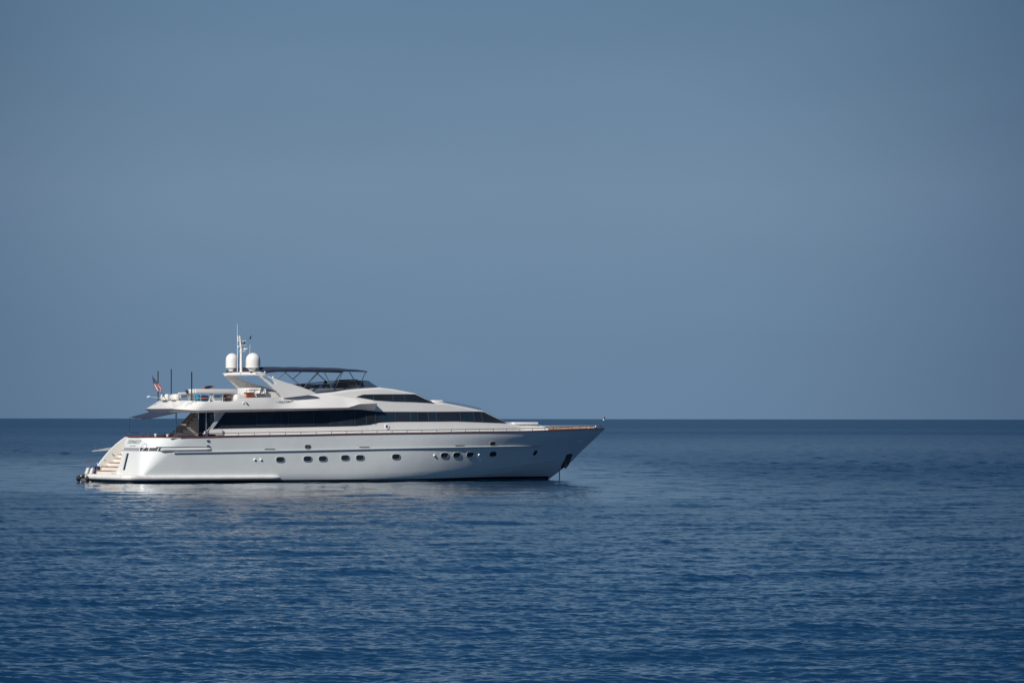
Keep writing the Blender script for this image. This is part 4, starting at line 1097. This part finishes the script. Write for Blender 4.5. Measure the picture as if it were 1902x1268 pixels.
# ================================================================== sea
def tile(n, size, lmin, lmax, wind, spread, slope, seed, pw=2.1):
    """periodic height field with a given rms slope; wind = direction of travel (radians)"""
    rg = np.random.default_rng(seed)
    k = 2 * np.pi * np.fft.fftfreq(n, size / n); kx, ky = np.meshgrid(k, k, indexing='ij')
    kk = np.hypot(kx, ky); kk[0, 0] = 1
    th = np.arctan2(ky, kx) - wind
    amp = kk ** -pw * (np.abs(np.cos(th)) ** spread + 0.10) * np.exp(-(kk * lmin / (2 * np.pi)) ** 4) * np.exp(-(2 * np.pi / (kk * lmax)) ** 4)
    amp[0, 0] = 0
    spec = amp * (rg.normal(size=(n, n)) + 1j * rg.normal(size=(n, n)))
    h = np.fft.ifft2(spec).real
    g = np.hypot(*np.gradient(h, size / n)); h *= slope / np.sqrt((g ** 2).mean())
    return h.astype(np.float32)
def sample(h, size, x, y, rot):
    n = h.shape[0]; c, s = math.cos(rot), math.sin(rot)
    u = ((x * c + y * s) / size * n) % n; v = ((-x * s + y * c) / size * n) % n
    i, j = np.floor(u).astype(int) % n, np.floor(v).astype(int) % n; fu, fv = u - np.floor(u), v - np.floor(v)
    i2, j2 = (i + 1) % n, (j + 1) % n
    return h[i, j] * (1 - fu) * (1 - fv) + h[i2, j] * fu * (1 - fv) + h[i, j2] * (1 - fu) * fv + h[i2, j2] * fu * fv
tA = tile(1500, 67.0, 0.17, 1.5, R(72), 0.6, 0.115, 11, 1.5)
tB = tile(1024, 211.0, 1.6, 10.0, R(100), 1.2, 0.042, 5, 2.1)
tP = tile(512, 1900.0, 110, 1200, R(90), 1.2, 1.0, 21, 2.0); tP /= tP.std()
F_R = F_PX * 1024 / 1902
rows_d = [22.0]
while rows_d[-1] < 9000:
    d_ = rows_d[-1]; stp = 0.25 * d_ * d_ / (CAM_Z * F_R)
    if d_ < 60: stp = 1.5
    elif d_ < 420: stp = min(max(stp, 0.085), 1.1)
    else: stp = min(stp, d_ * 0.05)
    rows_d.append(d_ + stp)
rows_d += [12000, 18000, 26000, 40000]
rows_d = [0.5, 6.0, 14.0] + rows_d
az = np.concatenate([np.linspace(-180, -11, 42)[:-1], np.linspace(-11, -7.5, 70)[:-1], np.linspace(-7.5, 7.5, 1000), np.linspace(7.5, 11, 70)[1:], np.linspace(11, 180, 42)[1:]])
Dm, Am = np.meshgrid(np.array(rows_d), np.radians(az), indexing='ij')
Xg, Yg = Dm * np.sin(Am), Dm * np.cos(Am)
patch = sample(tP, 1900.0, Xg * 1.3, Yg * 0.6, 0.12) * np.clip((1900 - Dm) / 900, 0, 1)
rough_ = np.clip(1.0 + 0.12 * patch, 0.55, 1.4)
# calm lane along the anchored yacht with a distinct edge where the ruffled water begins, and a softer calm sheet beyond
stp_ = lambda v, a, b: np.clip((v - a) / (b - a), 0, 1) ** 2 * (3 - 2 * np.clip((v - a) / (b - a), 0, 1))
wob = 5 * np.sin(Xg / 9.0 + 0.6) + 3 * np.sin(Xg / 3.7) + 0.25 * Xg
lane = stp_(Yg + wob, 214, 236) * (1 - stp_(Yg, 330, 520)) * stp_(20 - Xg, 0, 22)
far_calm = stp_(Yg + 20 * np.sin(Xg / 31.0), 400, 520) * (1 - stp_(Yg, 900, 2200))
dark_band = stp_(Yg, 270, 310) * (1 - stp_(Yg, 360, 440)) * stp_(Xg, 2, 30)
rough_ *= (1 - 0.40 * lane) * (1 - 0.16 * far_calm) * (1 + 0.25 * dark_band)
fade = np.clip((12 - np.abs(np.degrees(Am))) / 2.0, 0, 1) * np.clip((Dm - 48) / 10, 0, 1)
gfar = np.clip((2200 - Dm) / 1500, 0, 1)
Zg = (sample(tA, 67.0, Xg, Yg, 0.0) * rough_ + sample(tB, 211.0, Xg, Yg, 0.3) * (0.6 + 0.4 * rough_) + sample(tB, 211.0, Xg * 1.5 + 57.0, Yg * 0.8, 1.1) * 1.7 * np.clip((Dm - 170) / 260, 0, 1) * (1 - 0.7 * lane)) * fade * gfar
nr, nc = Xg.shape
co = np.stack([Xg, Yg, Zg], -1).reshape(-1, 3).astype(np.float32)
ii, jj = np.meshgrid(np.arange(nr - 1), np.arange(nc - 1), indexing='ij'); a_ = (ii * nc + jj).ravel()
quads = np.stack([a_, a_ + 1, a_ + nc + 1, a_ + nc], -1).astype(np.int32)
me = bpy.data.meshes.new('sea')
me.vertices.add(len(co)); me.vertices.foreach_set('co', co.ravel())
nq = len(quads); me.loops.add(nq * 4); me.loops.foreach_set('vertex_index', quads[:, ::-1].ravel())
me.polygons.add(nq); me.polygons.foreach_set('loop_start', np.arange(0, nq * 4, 4, dtype=np.int32)); me.polygons.foreach_set('loop_total', np.full(nq, 4, dtype=np.int32))
me.update(calc_edges=True); me.shade_smooth()
att = me.attributes.new('ruffle', 'FLOAT', 'POINT'); att.data.foreach_set('value', rough_.ravel().astype(np.float32))
wm = bpy.data.materials.new('sea_water'); wm.use_nodes = True
t_ = wm.node_tree; bs_ = t_.nodes['Principled BSDF']
bs_.inputs['Base Color'].default_value = (0.002, 0.028, 0.068, 1)
bs_.inputs['Roughness'].default_value = 0.08
bs_.inputs['IOR'].default_value = 1.333
bs_.inputs['Specular Tint'].default_value = (0.54, 0.84, 1.0, 1)
gt = t_.nodes.new('ShaderNodeNewGeometry')
an = t_.nodes.new('ShaderNodeAttribute'); an.attribute_name = 'ruffle'
hsum = None
for sc, dist, st_ in ((2.2, 0.03, 1.0), (6.5, 0.012, 1.0)):
    mp = t_.nodes.new('ShaderNodeMapping'); mp.inputs['Scale'].default_value = (0.75, 1.0, 1.0); mp.inputs['Rotation'].default_value = (0, 0, 0.25)
    t_.links.new(gt.outputs['Position'], mp.inputs[0])
    nn = t_.nodes.new('ShaderNodeTexNoise'); nn.inputs['Scale'].default_value = sc; nn.inputs['Detail'].default_value = 3.0
    t_.links.new(mp.outputs[0], nn.inputs['Vector'])
    ml = t_.nodes.new('ShaderNodeMath'); ml.operation = 'MULTIPLY'; ml.inputs[1].default_value = dist
    t_.links.new(nn.outputs['Fac'], ml.inputs[0])
    if hsum is None: hsum = ml
    else:
        ad = t_.nodes.new('ShaderNodeMath'); ad.operation = 'ADD'; t_.links.new(hsum.outputs[0], ad.inputs[0]); t_.links.new(ml.outputs[0], ad.inputs[1]); hsum = ad
mu = t_.nodes.new('ShaderNodeMath'); mu.operation = 'MULTIPLY'; t_.links.new(hsum.outputs[0], mu.inputs[0]); t_.links.new(an.outputs['Fac'], mu.inputs[1])
bp_ = t_.nodes.new('ShaderNodeBump'); bp_.inputs['Strength'].default_value = 1.0; bp_.inputs['Distance'].default_value = 1.0
t_.links.new(mu.outputs[0], bp_.inputs['Height']); t_.links.new(bp_.outputs[0], bs_.inputs['Normal'])
at2 = me.attributes.new('fine_chop', 'FLOAT', 'POINT')
chop = 0.03 + (0.01 + 0.23 * np.clip((Dm - 120) / 380, 0, 1) ** 0.8) * rough_ * (1 - 0.75 * lane)
at2.data.foreach_set('value', chop.ravel().astype(np.float32))
a2 = t_.nodes.new('ShaderNodeAttribute'); a2.attribute_name = 'fine_chop'
t_.links.new(a2.outputs['Fac'], bs_.inputs['Roughness'])
me.materials.append(wm)
sea = bpy.data.objects.new('sea', me); C.objects.link(sea)
sea['kind'] = 'structure'; sea['label'] = 'dark blue rippled sea reaching to a straight horizon'; sea['category'] = 'sea'
